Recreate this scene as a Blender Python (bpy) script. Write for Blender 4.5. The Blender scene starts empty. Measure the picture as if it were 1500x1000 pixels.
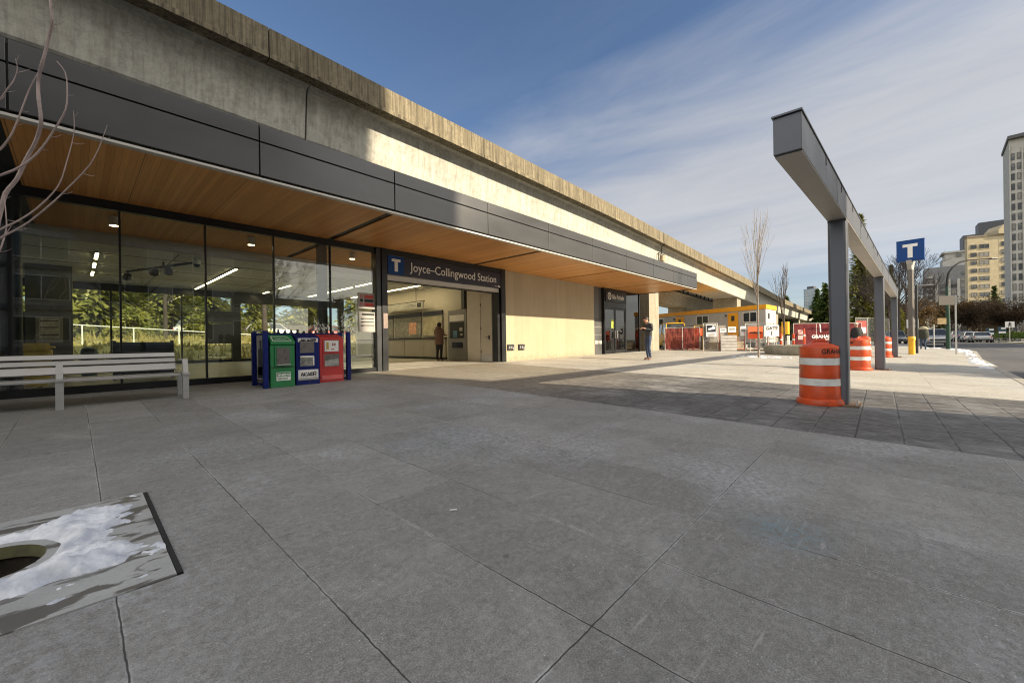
import bpy, bmesh, math, random
from mathutils import Vector, Matrix, noise as mn
random.seed(7)
R = math.radians
SC = bpy.context.scene
COL = SC.collection
EYE = 1.10

# ------------------------------------------------------------------ helpers
LOC = {}

def gz(u, v):
    """height of the plaza, which falls gently from the station to the road"""
    return -.04 + .005 * min(max(u, -20), 60) + .0254 * min(max(v, -3.6), 11.2)

class MB:
    def __init__(s):
        s.v = []; s.f = []; s.m = []
    def add(s, vs, fs, mi=0):
        n = len(s.v)
        s.v += [tuple(p) for p in vs]
        for f in fs:
            s.f.append(tuple(i + n for i in f)); s.m.append(mi)
    def box(s, x0, x1, y0, y1, z0, z1, mi=0):
        s.add([(x0,y0,z0),(x1,y0,z0),(x1,y1,z0),(x0,y1,z0),(x0,y0,z1),(x1,y0,z1),(x1,y1,z1),(x0,y1,z1)],
              [(0,3,2,1),(4,5,6,7),(0,1,5,4),(1,2,6,5),(2,3,7,6),(3,0,4,7)], mi)
    def bx(s, c, d, M=None, mi=0):
        h = [a / 2 for a in d]
        vs = [Vector((sx*h[0], sy*h[1], sz*h[2])) for sz in (-1,1) for sx,sy in ((-1,-1),(1,-1),(1,1),(-1,1))]
        if M is not None: vs = [M @ v for v in vs]
        vs = [v + Vector(c) for v in vs]
        s.add(vs, [(0,3,2,1),(4,5,6,7),(0,1,5,4),(1,2,6,5),(2,3,7,6),(3,0,4,7)], mi)
    def quad(s, a, b, c, d, mi=0):
        s.add([a,b,c,d], [(0,1,2,3)], mi)
    def tube(s, pts, rads, n=6, cap=True, mi=0):
        pts = [Vector(p) for p in pts]
        if not isinstance(rads, (list, tuple)): rads = [rads] * len(pts)
        base = len(s.v); prev = None
        for i, p in enumerate(pts):
            t = (pts[min(i+1, len(pts)-1)] - pts[max(i-1, 0)])
            if t.length < 1e-9: t = Vector((0,0,1))
            t.normalize()
            if prev is None:
                a = Vector((1,0,0)) if abs(t.x) < .9 else Vector((0,1,0))
                x = t.cross(a).normalized()
            else:
                x = (prev - t * prev.dot(t))
                x = x.normalized() if x.length > 1e-6 else t.orthogonal().normalized()
            prev = x; y = t.cross(x)
            for k in range(n):
                a = 2*math.pi*k/n
                s.v.append(tuple(p + (x*math.cos(a) + y*math.sin(a)) * rads[i]))
        for i in range(len(pts)-1):
            for k in range(n):
                a = base + i*n + k; b = base + i*n + (k+1) % n
                s.f.append((a, b, b+n, a+n)); s.m.append(mi)
        if cap:
            s.f.append(tuple(base + k for k in range(n))[::-1]); s.m.append(mi)
            e = base + (len(pts)-1)*n
            s.f.append(tuple(e + k for k in range(n))); s.m.append(mi)
    def lathe(s, prof, c=(0,0,0), n=24, mi=0, sx=1, sy=1, cap=True):
        base = len(s.v)
        for r, z in prof:
            for k in range(n):
                a = 2*math.pi*k/n
                s.v.append((c[0] + r*sx*math.cos(a), c[1] + r*sy*math.sin(a), c[2] + z))
        for i in range(len(prof)-1):
            for k in range(n):
                a = base + i*n + k; b = base + i*n + (k+1) % n
                s.f.append((a, b, b+n, a+n)); s.m.append(mi)
        if cap:
            s.f.append(tuple(base + k for k in range(n))[::-1]); s.m.append(mi)
            e = base + (len(prof)-1)*n
            s.f.append(tuple(e + k for k in range(n))); s.m.append(mi)
    def prism(s, poly, fn, a0, a1, mi=0):
        """polygon of 2-D points, fn(p, a) -> 3-D point, extruded from a0 to a1"""
        n = len(poly); base = len(s.v)
        for a in (a0, a1):
            for p in poly: s.v.append(tuple(fn(p, a)))
        s.f.append(tuple(base+i for i in range(n))[::-1]); s.m.append(mi)
        s.f.append(tuple(base+n+i for i in range(n))); s.m.append(mi)
        for i in range(n):
            j = (i+1) % n
            s.f.append((base+i, base+j, base+n+j, base+n+i)); s.m.append(mi)
    def loft(s, rings, mi=0, cap=True):
        base = len(s.v); n = len(rings[0])
        for r in rings: s.v += [tuple(p) for p in r]
        for i in range(len(rings)-1):
            for k in range(n):
                a = base+i*n+k; b = base+i*n+(k+1) % n
                s.f.append((a,b,b+n,a+n)); s.m.append(mi)
        if cap:
            s.f.append(tuple(base+k for k in range(n))[::-1]); s.m.append(mi)
            e = base+(len(rings)-1)*n
            s.f.append(tuple(e+k for k in range(n))); s.m.append(mi)
    def build(s, name, mats, parent=None, origin=None, bevel=0, smooth=False, fix=True):
        """one mesh object; vertices are given in world axes, relative to `origin` or the parent's place"""
        me = bpy.data.meshes.new(name)
        o = bpy.data.objects.new(name, me); COL.objects.link(o)
        off = Vector((0,0,0))
        if parent is not None:
            o.parent = parent
            off = LOC[parent.name].copy()
            LOC[o.name] = off
        elif origin is not None:
            off = Vector(origin); o.location = off; LOC[o.name] = off
        else:
            LOC[o.name] = off
        me.from_pydata([(p[0]-off.x, p[1]-off.y, p[2]-off.z) for p in s.v], [], s.f)
        if not isinstance(mats, (list, tuple)): mats = [mats]
        for m in mats: me.materials.append(m)
        if len(mats) > 1: me.polygons.foreach_set('material_index', s.m)
        if fix:
            b = bmesh.new(); b.from_mesh(me)
            bmesh.ops.recalc_face_normals(b, faces=b.faces)
            b.to_mesh(me); b.free()
        if smooth:
            me.shade_smooth()
            me.set_sharp_from_angle(angle=R(38 if smooth is True else smooth))
        if bevel:
            md = o.modifiers.new('bevel', 'BEVEL'); md.width = bevel; md.segments = 2
            md.limit_method = 'ANGLE'; md.angle_limit = R(40)
        me.update()
        return o

def thing(name, label, cat, loc=(0,0,0), rz=0, group=None, local=False):
    o = bpy.data.objects.new(name, None); COL.objects.link(o)
    o.empty_display_size = .2
    o.location = loc; o.rotation_euler = (0,0,rz)
    LOC[o.name] = Vector((0,0,0)) if local else Vector(loc)
    return tag(o, label, cat, group)

def tag(o, label, cat, group=None):
    o['label'] = label; o['category'] = cat
    if group: o['group'] = group
    return o

def struct(o, kind='structure'):
    o['kind'] = kind
    return o

def kids(o): return [c for c in bpy.data.objects if c.parent == o]

def dup(root, loc, rz=0, label=None, group=None, scale=None):
    r = root.copy(); COL.objects.link(r); r.location = loc; r.rotation_euler = (0,0,rz)
    if scale: r.scale = (scale,)*3
    if label: r['label'] = label
    if group: r['group'] = group
    for ch in kids(root):
        c = ch.copy(); COL.objects.link(c); c.parent = r
        for g in kids(ch):
            d = g.copy(); COL.objects.link(d); d.parent = c
    return r

def text(body, name, mat, parent, loc, size, rot, ext=.004, sx=1.0, align='LEFT', bold=0):
    cu = bpy.data.curves.new(name, 'FONT'); cu.body = body; cu.size = size; cu.extrude = ext
    cu.align_x = align; cu.resolution_u = 3; cu.offset = bold
    t = bpy.data.objects.new(name, cu); COL.objects.link(t)
    dg = bpy.context.evaluated_depsgraph_get()
    me = bpy.data.meshes.new_from_object(t.evaluated_get(dg))
    bpy.data.objects.remove(t); bpy.data.curves.remove(cu)
    me.materials.clear(); me.materials.append(mat)
    o = bpy.data.objects.new(name, me); COL.objects.link(o)
    M = Matrix.Translation(Vector(loc) - (LOC[parent.name] if parent else Vector())) @ rot.to_4x4() @ Matrix.Diagonal((sx,1,1,1))
    me.transform(M)
    if parent: o.parent = parent
    LOC[o.name] = LOC[parent.name] if parent else Vector()
    return o

def facing(rx, up=Vector((0,0,1))):
    """text rotation: rx = world direction in which the text reads, upright"""
    x = Vector(rx).normalized(); z = x.cross(up).normalized()
    return Matrix((x, up, z)).transposed()

# ------------------------------------------------------------------ materials
def nodes(name):
    m = bpy.data.materials.new(name); m.use_nodes = True
    nt = m.node_tree
    for n in list(nt.nodes): nt.nodes.remove(n)
    out = nt.nodes.new('ShaderNodeOutputMaterial')
    return m, nt, out

class NT:
    def __init__(s, nt): s.nt = nt
    def n(s, t, **k):
        x = s.nt.nodes.new('ShaderNode' + t)
        for a, b in k.items(): setattr(x, a, b)
        return x
    def l(s, a, b): s.nt.links.new(a, b)
    def val(s, sock, v):
        if hasattr(v, 'links') or hasattr(v, 'is_output'): s.l(v, sock)
        else: sock.default_value = v
    def math(s, op, a, b=0.0, c=None, clamp=False):
        x = s.n('Math', operation=op); x.use_clamp = clamp
        s.val(x.inputs[0], a); s.val(x.inputs[1], b)
        if c is not None: s.val(x.inputs[2], c)
        return x.outputs[0]
    def mapr(s, v, a, b, c=0.0, d=1.0):
        x = s.n('MapRange'); x.clamp = True
        s.val(x.inputs[0], v)
        for i, q in zip((1,2,3,4), (a,b,c,d)): x.inputs[i].default_value = q
        return x.outputs[0]
    def noise(s, vec, scale, detail=5, rough=.55, dist=0.0):
        x = s.n('TexNoise'); s.l(vec, x.inputs['Vector'])
        x.inputs['Scale'].default_value = scale; x.inputs['Detail'].default_value = detail
        x.inputs['Roughness'].default_value = rough; x.inputs['Distortion'].default_value = dist
        return x.outputs[0]
    def mapping(s, vec, scale=(1,1,1), loc=(0,0,0), rot=(0,0,0)):
        x = s.n('Mapping'); s.l(vec, x.inputs[0])
        x.inputs['Scale'].default_value = scale; x.inputs['Location'].default_value = loc; x.inputs['Rotation'].default_value = rot
        return x.outputs[0]
    def mix(s, f, a, b, blend='MIX'):
        x = s.n('MixRGB', blend_type=blend)
        s.val(x.inputs[0], f)
        for i, c in ((1,a),(2,b)):
            if isinstance(c, tuple): x.inputs[i].default_value = c + (1,) if len(c) == 3 else c
            else: s.l(c, x.inputs[i])
        return x.outputs[0]
    def bsdf(s, col, rough=.6, metal=0.0, spec=None, normal=None):
        b = s.n('BsdfPrincipled')
        if isinstance(col, tuple): b.inputs['Base Color'].default_value = col + (1,)
        else: s.l(col, b.inputs['Base Color'])
        s.val(b.inputs['Roughness'], rough); s.val(b.inputs['Metallic'], metal)
        if spec is not None: b.inputs['Specular IOR Level'].default_value = spec
        if normal is not None: s.l(normal, b.inputs['Normal'])
        return b
    def bump(s, h, strength=.3, dist=.01):
        x = s.n('Bump'); x.inputs['Strength'].default_value = strength; x.inputs['Distance'].default_value = dist
        s.l(h, x.inputs['Height']); return x.outputs[0]
    def obj(s): return s.n('TexCoord').outputs['Object']
    def pos(s): return s.n('NewGeometry').outputs['Position']

def dk(c, f): return tuple(min(1, a*f) for a in c)

MATS = {}
def M(name, col, rough=.6, metal=0.0, var=.18, vs=2.5, fine=.08, fs=60, bump=.0, spec=None, stretch=(1,1,1), dirt=0.0):
    if name in MATS: return MATS[name]
    m, nt, out = nodes(name); t = NT(nt)
    v = t.mapping(t.obj(), stretch)
    n1 = t.noise(v, vs, 5); n2 = t.noise(v, fs, 3)
    c = t.mix(t.mapr(n1, .3, .7), dk(col, 1-var), dk(col, 1+var))
    c = t.mix(t.mapr(n2, .3, .7, 0, 1), t.mix(1.0, c, (1-fine,)*3, 'MULTIPLY'), c)
    if dirt:
        d = t.mapr(t.noise(v, vs*.7, 7, .7), .52, .7, 0, dirt)
        c = t.mix(d, c, (.05,.045,.035))
    nrm = t.bump(n2, bump, .005) if bump else None
    r = t.mapr(n1, .3, .7, max(.02, rough-.08), min(1, rough+.08))
    b = t.bsdf(c, r, metal, spec, nrm)
    t.l(b.outputs[0], out.inputs[0])
    MATS[name] = m
    return m

def emit(name, col, strength):
    m, nt, out = nodes(name); t = NT(nt)
    e = t.n('Emission'); e.inputs[0].default_value = col + (1,); e.inputs[1].default_value = strength
    t.l(e.outputs[0], out.inputs[0]); return m

def glass(name, tint=(.80,.86,.84), ior=1.5, rough=0.0, boost=0.0):
    m, nt, out = nodes(name); t = NT(nt)
    tr = t.n('BsdfTransparent'); tr.inputs[0].default_value = tint + (1,)
    gl = t.n('BsdfGlossy'); gl.inputs['Roughness'].default_value = rough
    n = t.bump(t.noise(t.obj(), 1.1, 1), .02, .02)
    t.l(n, gl.inputs['Normal'])
    fr = t.n('Fresnel'); fr.inputs[0].default_value = ior
    mx = t.n('MixShader'); t.l(t.math('ADD', fr.outputs[0], boost, clamp=True), mx.inputs[0])
    t.l(tr.outputs[0], mx.inputs[1]); t.l(gl.outputs[0], mx.inputs[2]); t.l(mx.outputs[0], out.inputs[0])
    return m

def mat_plaza(name, tint, joints=True, dark=1.0):
    m, nt, out = nodes(name); t = NT(nt)
    P = t.pos(); sp = t.n('SeparateXYZ'); t.l(P, sp.inputs[0])
    x, y = sp.outputs[0], sp.outputs[1]
    big = t.noise(P, .45, 4, .6); mid = t.noise(P, 2.2, 6, .65, .6); fine = t.noise(P, 30, 4, .7); grit = t.noise(P, 170, 2, .6)
    str_ = t.noise(t.mapping(P, (1.2, 9, 1), rot=(0,0,R(8))), 2.0, 5, .65)
    c = t.mix(t.mapr(big, .3, .7), dk(tint, .90), dk(tint, 1.12))
    c = t.mix(t.mapr(mid, .35, .72, 0, .40), c, dk(tint, .76))
    c = t.mix(t.mapr(str_, .52, .75, 0, .35), c, dk(tint, 1.3))
    # slab to slab tone
    iu = t.math('FLOOR', t.math('DIVIDE', t.math('SUBTRACT', x, .11), .62))
    iv = t.math('FLOOR', t.math('DIVIDE', t.math('SUBTRACT', y, .84), 1.64))
    cb = t.n('CombineXYZ'); t.l(iu, cb.inputs[0]); t.l(iv, cb.inputs[1])
    wn = t.n('TexWhiteNoise'); t.l(cb.outputs[0], wn.inputs['Vector'])
    c = t.mix(1.0, c, t.mix(wn.outputs[0], (.87,.87,.87), (1.09,1.09,1.09)), 'MULTIPLY')
    c = t.mix(t.mapr(fine, .35, .65), t.mix(1.0, c, (.80,.80,.79), 'MULTIPLY'), t.mix(1.0, c, (1.08,1.08,1.08), 'MULTIPLY'))
    c = t.mix(t.mapr(grit, .32, .68), t.mix(1.0, c, (.66,.66,.66), 'MULTIPLY'), t.mix(1.0, c, (1.26,1.26,1.26), 'MULTIPLY'))
    coarse = t.noise(P, 9, 5, .72, .4)
    c = t.mix(t.mapr(coarse, .40, .64), t.mix(1.0, c, (.93,.928,.92), 'MULTIPLY'), c)
    gv = t.n('TexVoronoi'); t.l(t.mapping(P, loc=(.7,4.1,0)), gv.inputs['Vector']); gv.inputs['Scale'].default_value = 2.3
    gum = t.math('MULTIPLY', t.mapr(gv.outputs['Distance'], .045, .06, 1, 0), t.mapr(t.noise(P, 1.1, 2), .45, .5))
    c = t.mix(t.math('MULTIPLY', gum, .55), c, (.06,.058,.055))
    sv = t.n('TexVoronoi'); t.l(t.mapping(P, loc=(5.7,1.1,0)), sv.inputs['Vector']); sv.inputs['Scale'].default_value = 70
    peb = t.math('MULTIPLY', t.mapr(sv.outputs['Distance'], .10, .22, 1, 0), t.mapr(coarse, .45, .6))
    c = t.mix(t.math('MULTIPLY', peb, .5), c, dk(tint, 1.9))
    # pale salt flecks and small dark spots
    vo = t.n('TexVoronoi'); t.l(P, vo.inputs['Vector']); vo.inputs['Scale'].default_value = 22; vo.inputs['Randomness'].default_value = 1
    fl = t.math('MULTIPLY', t.mapr(vo.outputs['Distance'], .03, .13, 1, 0), t.mapr(t.noise(P, 1.3, 3), .46, .62))
    c = t.mix(t.math('MULTIPLY', fl, .75), c, (.62,.63,.65))
    vo2 = t.n('TexVoronoi'); t.l(t.mapping(P, loc=(3.3,1.7,0)), vo2.inputs['Vector']); vo2.inputs['Scale'].default_value = 9
    sp2 = t.math('MULTIPLY', t.mapr(vo2.outputs['Distance'], .03, .075, 1, 0), t.mapr(t.noise(P, .9, 3, .5), .5, .6))
    c = t.mix(t.math('MULTIPLY', sp2, .75), c, (.03,.028,.025))
    v4 = t.n('TexVoronoi'); t.l(t.mapping(P, loc=(2.9,8.3,0)), v4.inputs['Vector']); v4.inputs['Scale'].default_value = 38
    c = t.mix(t.math('MULTIPLY', t.mapr(v4.outputs['Distance'], .05, .12, .7, 0), t.mapr(t.noise(P, 2.1, 3), .48, .60)), c, (.70,.71,.72))
    v5 = t.n('TexVoronoi'); t.l(t.mapping(P, loc=(6.1,.3,0)), v5.inputs['Vector']); v5.inputs['Scale'].default_value = 30
    c = t.mix(t.math('MULTIPLY', t.mapr(v5.outputs['Distance'], .05, .12, .75, 0), t.mapr(t.noise(P, 1.7, 3), .50, .60)), c, (.045,.042,.04))
    sc_ = t.noise(t.mapping(P, (2.2,22,1), rot=(0,0,R(-35))), 1.6, 5, .7, .5)
    c = t.mix(t.math('MULTIPLY', t.mapr(sc_, .60, .72), .45), c, dk(tint, 1.7))
    # salt haze and old spills
    hz = t.mapr(t.noise(t.mapping(P, loc=(7,2,0)), .8, 8, .72, .4), .56, .74, 0, .40)
    c = t.mix(hz, c, dk(tint, 1.65))
    bl = t.mapr(t.noise(t.mapping(P, loc=(1,9,0)), 1.6, 6, .6), .62, .78, 0, .55)
    c = t.mix(bl, c, dk(tint, .55))
    fr = t.math('MULTIPLY', t.mapr(t.noise(t.mapping(P, loc=(3,5,0)), .55, 4, .6), .50, .66), t.mapr(t.noise(P, 24, 4, .7), .42, .62))
    c = t.mix(t.math('MULTIPLY', fr, .42), c, (.50,.53,.58))
    gr = t.mapr(t.noise(t.mapping(P, loc=(8,1,0)), 3.6, 5, .7, .6), .64, .72, 0, .6)
    c = t.mix(gr, c, dk(tint, .42))
    # joints
    wob = t.math('MULTIPLY', t.math('SUBTRACT', t.noise(P, 14, 3), .5), .012)
    du = t.math('PINGPONG', t.math('ADD', t.math('SUBTRACT', x, .11), t.math('ADD', wob, 62.0)), .31)
    dv = t.math('PINGPONG', t.math('ADD', t.math('SUBTRACT', y, .84), t.math('ADD', wob, 82.0)), .82)
    h = fine
    if joints:
        d = t.math('MINIMUM', du, dv)
        fade = t.mapr(t.noise(P, .8, 3), .34, .52, .5, 1)
        ln = t.math('MULTIPLY', t.mapr(d, .0016, .0044, 1, 0), fade)
        ef = t.math('MULTIPLY', t.math('MULTIPLY', t.mapr(d, .004, .013, 1, 0), t.mapr(t.noise(P, 1.1, 5, .65), .42, .66)), t.mapr(fine, .3, .6))
        c = t.mix(t.math('MULTIPLY', ef, .8), c, (.62,.62,.62))
        c = t.mix(t.math('MULTIPLY', ln, .9), c, (.028,.027,.026))
        h = t.math('SUBTRACT', t.math('MULTIPLY', fine, .4), ln)
    # chalk-blue paint stains
    def stain(cx, cy, r):
        dx = t.math('SUBTRACT', x, cx); dy = t.math('SUBTRACT', y, cy)
        q = t.math('SQRT', t.math('ADD', t.math('MULTIPLY', dx, dx), t.math('MULTIPLY', dy, dy)))
        return t.math('MULTIPLY', t.mapr(q, r*.3, r, 1, 0), t.mapr(fine, .42, .62))
    c = t.mix(t.math('MULTIPLY', stain(2.75,.42,.30), .5), c, (.10,.22,.28))
    c = t.mix(t.math('MULTIPLY', stain(2.6,3.6,.9), .22), c, (.16,.22,.27))
    nrm = t.bump(t.math('ADD', h, t.math('MULTIPLY', grit, .25)), .35, .006)
    b = t.bsdf(c, t.mapr(mid, .3, .7, .62, .85), 0, .35, nrm)
    t.l(b.outputs[0], out.inputs[0]); return m

def mat_band(name):
    m, nt, out = nodes(name); t = NT(nt)
    P = t.pos(); sp = t.n('SeparateXYZ'); t.l(P, sp.inputs[0]); x, y = sp.outputs[0], sp.outputs[1]
    st = t.noise(t.mapping(P, (9, 1.0, 1)), 1.5, 7, .75, .4); st2 = t.noise(t.mapping(P, (30, 5, 1)), 1.0, 4, .75)
    big = t.noise(P, .7, 5, .65); fine = t.noise(P, 40, 3, .7)
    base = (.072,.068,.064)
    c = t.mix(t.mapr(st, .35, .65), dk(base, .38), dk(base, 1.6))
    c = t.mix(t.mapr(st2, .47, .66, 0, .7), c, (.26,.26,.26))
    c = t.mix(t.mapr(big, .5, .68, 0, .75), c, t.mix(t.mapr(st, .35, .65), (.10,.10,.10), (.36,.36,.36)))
    # toward the wall the paler tan of the sunlit part is put into the colour
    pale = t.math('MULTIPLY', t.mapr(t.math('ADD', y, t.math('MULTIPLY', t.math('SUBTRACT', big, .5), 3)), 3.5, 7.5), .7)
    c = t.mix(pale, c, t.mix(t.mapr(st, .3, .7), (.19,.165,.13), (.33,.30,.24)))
    wob = t.math('MULTIPLY', t.math('SUBTRACT', t.noise(P, 8, 3), .5), .03)
    du = t.math('PINGPONG', t.math('ADD', t.math('SUBTRACT', x, 5.75), t.math('ADD', wob, 102.0)), .5)
    dv = t.math('PINGPONG', t.math('ADD', t.math('SUBTRACT', y, .22), t.math('ADD', wob, 78.0)), .195)
    ln = t.mapr(dv, .004, .012, 1, 0)
    ln2 = t.mapr(du, .004, .012, 1, 0)
    jn = t.math('MAXIMUM', ln, t.math('MULTIPLY', ln2, .35))
    c = t.mix(t.math('MULTIPLY', jn, .8), c, (.03,.03,.03))
    ef = t.math('MULTIPLY', t.mapr(dv, .01, .03, 1, 0), t.mapr(t.noise(P, 2.2, 3), .5, .6))
    c = t.mix(t.math('MULTIPLY', ef, .10), c, (.6,.6,.6))
    h = t.math('SUBTRACT', t.math('ADD', st, t.math('MULTIPLY', fine, .4)), jn)
    b = t.bsdf(c, .68, 0, .4, t.bump(h, .5, .012))
    t.l(b.outputs[0], out.inputs[0]); return m

def mat_concrete(name, col, streak=.5, blotch=.4, lines=None, warm=(.30,.25,.16)):
    """weathered cast concrete with runs down its face"""
    m, nt, out = nodes(name); t = NT(nt)
    P = t.pos()
    s1 = t.noise(t.mapping(P, (3.2,3.2,.16)), 1.0, 6, .65); s2 = t.noise(t.mapping(P, (14,14,.5)), 1.0, 4, .7)
    b1 = t.noise(P, .7, 6, .65); b2 = t.noise(P, 5, 6, .7); f = t.noise(P, 60, 3, .6)
    c = t.mix(t.mapr(b1, .3, .7), dk(col, .86), dk(col, 1.12))
    c = t.mix(t.mapr(b2, .44, .66, 0, blotch), c, dk(col, .5)); c = t.mix(t.mapr(t.noise(P, 13, 6, .75, .5), .50, .66, 0, blotch*.8), c, dk(col, .42))
    c = t.mix(t.mapr(s1, .42, .64, 0, streak), c, dk(warm, .5))
    c = t.mix(t.mapr(s2, .46, .64, 0, streak*.85), c, (.05,.043,.032))
    c = t.mix(t.mapr(s2, .3, .42, streak*.45, 0), c, dk(col, 1.35))
    c = t.mix(t.mapr(f, .3, .7), t.mix(1.0, c, (.88,.88,.88), 'MULTIPLY'), c)
    b = t.bsdf(c, .8, 0, .3, t.bump(t.math('ADD', f, b2), .2, .006))
    t.l(b.outputs[0], out.inputs[0]); return m

def mat_wood(name):
    m, nt, out = nodes(name); t = NT(nt)
    P = t.pos(); sp = t.n('SeparateXYZ'); t.l(P, sp.inputs[0]); x = sp.outputs[0]
    w = .085
    i = t.math('FLOOR', t.math('DIVIDE', x, w))
    wn = t.n('TexWhiteNoise'); wn.noise_dimensions = '1D'; t.l(i, wn.inputs['W'])
    g = t.noise(t.mapping(P, (26,1.0,1)), 1.4, 5, .65, .3); g2 = t.noise(t.mapping(P, (90,1.5,1)), 1.0, 2)
    a, b_ = (.46,.195,.053), (.76,.375,.118)
    c = t.mix(t.math('ADD', t.math('MULTIPLY', wn.outputs[0], .55), t.math('MULTIPLY', g, .45)), a, b_)
    c = t.mix(t.mapr(g2, .4, .7, 0, .35), c, dk(a, .7))
    c = t.mix(t.mapr(t.noise(P, .35, 3), .35, .65), t.mix(1.0, c, (.86,.86,.86), 'MULTIPLY'), c)
    d = t.math('PINGPONG', t.math('ADD', x, w*400), w/2)
    c = t.mix(t.math('MULTIPLY', t.mapr(d, .0012, .003, 1, 0), .55), c, (.06,.025,.008))
    # wide board joints
    d2 = t.math('PINGPONG', t.math('ADD', t.math('SUBTRACT', x, .74), 131.25), .65625)
    c = t.mix(t.math('MULTIPLY', t.mapr(d2, .004, .008, 1, 0), .75), c, (.035,.015,.006))
    b = t.bsdf(c, .42, 0, .4); t.l(b.outputs[0], out.inputs[0]); return m

def mat_boardwall(name):
    m, nt, out = nodes(name); t = NT(nt)
    P = t.pos(); sp = t.n('SeparateXYZ'); t.l(P, sp.inputs[0]); x = sp.outputs[0]
    col = (.395,.335,.235)
    i = t.math('FLOOR', t.math('DIVIDE', x, .61)); wn = t.n('TexWhiteNoise'); wn.noise_dimensions = '1D'; t.l(i, wn.inputs['W'])
    s = t.noise(t.mapping(P, (5,1,.3)), 1.0, 5, .6); b = t.noise(P, 1.1, 5, .6); f = t.noise(P, 70, 3)
    c = t.mix(wn.outputs[0], dk(col, .93), dk(col, 1.06))
    c = t.mix(t.mapr(s, .42, .7, 0, .35), c, dk(col, .78))
    c = t.mix(t.mapr(b, .45, .7, 0, .3), c, dk(col, 1.15))
    d = t.math('PINGPONG', t.math('ADD', t.math('SUBTRACT', x, 11.62), 122.0), .305)
    c = t.mix(t.math('MULTIPLY', t.mapr(d, .003, .012, 1, 0), .35), c, dk(col, 1.25))
    gz_ = t.math('MULTIPLY', t.mapr(t.math('ADD', sp.outputs[2], t.math('MULTIPLY', t.math('SUBTRACT', t.noise(P, 5, 5, .7), .5), .5)), .30, .62, .5, 0), t.mapr(t.noise(P, 14, 3), .35, .6))
    c = t.mix(gz_, c, (.16,.125,.085))
    st_ = t.mapr(t.noise(t.mapping(P, (9,1,.5), loc=(2,0,0)), 1.0, 5, .7), .58, .74, 0, .3)
    c = t.mix(st_, c, dk(col, .6))
    bs = t.bsdf(c, .7, 0, .3, t.bump(f, .15, .004)); t.l(bs.outputs[0], out.inputs[0]); return m

def mat_slab(name):
    """tree-pit cover: pale concrete with meltwater stains"""
    m, nt, out = nodes(name); t = NT(nt); P = t.pos()
    f = t.noise(P, 60, 3); w = t.noise(t.mapping(P, (2.0,5.5,1), rot=(0,0,R(20))), 1.35, 5, .55, .5)
    c = t.mix(t.mapr(t.noise(P, 3, 5), .3, .7), (.34,.345,.34), (.42,.425,.42))
    c = t.mix(t.mapr(f, .3, .7), t.mix(1.0, c, (.88,.88,.88), 'MULTIPLY'), c)
    wet = t.mapr(w, .525, .555)
    c = t.mix(t.math('MULTIPLY', wet, .85), c, (.095,.09,.08))
    b = t.bsdf(c, t.math('SUBTRACT', .75, t.math('MULTIPLY', wet, .45)), 0, .4, t.bump(f, .15, .004))
    t.l(b.outputs[0], out.inputs[0]); return m

def mat_snow(name):
    m, nt, out = nodes(name); t = NT(nt); P = t.pos()
    c = t.mix(t.mapr(t.noise(P, 7, 6, .65), .35, .65), (.46,.49,.56), (.82,.84,.88))
    c = t.mix(t.mapr(t.noise(P, 40, 4), .58, .75, 0, .4), c, (.42,.43,.46))
    b = t.bsdf(c, .55, 0, .4, t.bump(t.noise(P, 50, 4), .35, .01))
    b.inputs['Subsurface Weight'].default_value = .0
    t.l(b.outputs[0], out.inputs[0]); return m

def mat_leaf(name, c1, c2, trans=.25):
    m, nt, out = nodes(name); t = NT(nt)
    n = t.noise(t.obj(), 1.1, 4, .6); n2 = t.noise(t.obj(), 9, 2)
    c = t.mix(t.mapr(t.math('ADD', t.math('MULTIPLY', n, .7), t.math('MULTIPLY', n2, .3)), .38, .62), c1, c2)
    d = t.n('BsdfDiffuse'); t.l(c, d.inputs[0])
    tr = t.n('BsdfTranslucent'); t.l(c, tr.inputs[0])
    mx = t.n('MixShader'); mx.inputs[0].default_value = trans
    t.l(d.outputs[0], mx.inputs[1]); t.l(tr.outputs[0], mx.inputs[2]); t.l(mx.outputs[0], out.inputs[0])
    return m

def mat_chain(name, col, period, wire, cover=None):
    """diagonal wire mesh; between the wires it is open"""
    m, nt, out = nodes(name); t = NT(nt)
    O = t.obj(); sp = t.n('SeparateXYZ'); t.l(O, sp.inputs[0])
    h = t.math('ADD', sp.outputs[0], sp.outputs[1])
    a = t.math('PINGPONG', t.math('ADD', t.math('ADD', h, sp.outputs[2]), 50*period), period/2)
    b = t.math('PINGPONG', t.math('ADD', t.math('SUBTRACT', h, sp.outputs[2]), 50*period), period/2)
    k = t.mapr(t.math('MINIMUM', a, b), wire*.6, wire, 1, 0)
    tr = t.n('BsdfTransparent'); bs = t.bsdf(col, .45, .6)
    mx = t.n('MixShader'); t.l(k, mx.inputs[0]); t.l(tr.outputs[0], mx.inputs[1]); t.l(bs.outputs[0], mx.inputs[2])
    t.l(mx.outputs[0], out.inputs[0]); return m

def mat_scrim(name, col, op=.86):
    m, nt, out = nodes(name); t = NT(nt)
    O = t.obj(); n = t.noise(O, 2.4, 5, .6)
    c = t.mix(t.mapr(n, .3, .7), dk(col, .6), dk(col, 1.2))
    d = t.n('BsdfDiffuse'); t.l(c, d.inputs[0]); tl = t.n('BsdfTranslucent'); t.l(c, tl.inputs[0])
    m1 = t.n('MixShader'); m1.inputs[0].default_value = .4; t.l(d.outputs[0], m1.inputs[1]); t.l(tl.outputs[0], m1.inputs[2])
    tr = t.n('BsdfTransparent'); mx = t.n('MixShader'); mx.inputs[0].default_value = op
    t.l(tr.outputs[0], mx.inputs[1]); t.l(m1.outputs[0], mx.inputs[2]); t.l(mx.outputs[0], out.inputs[0])
    return m

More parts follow.
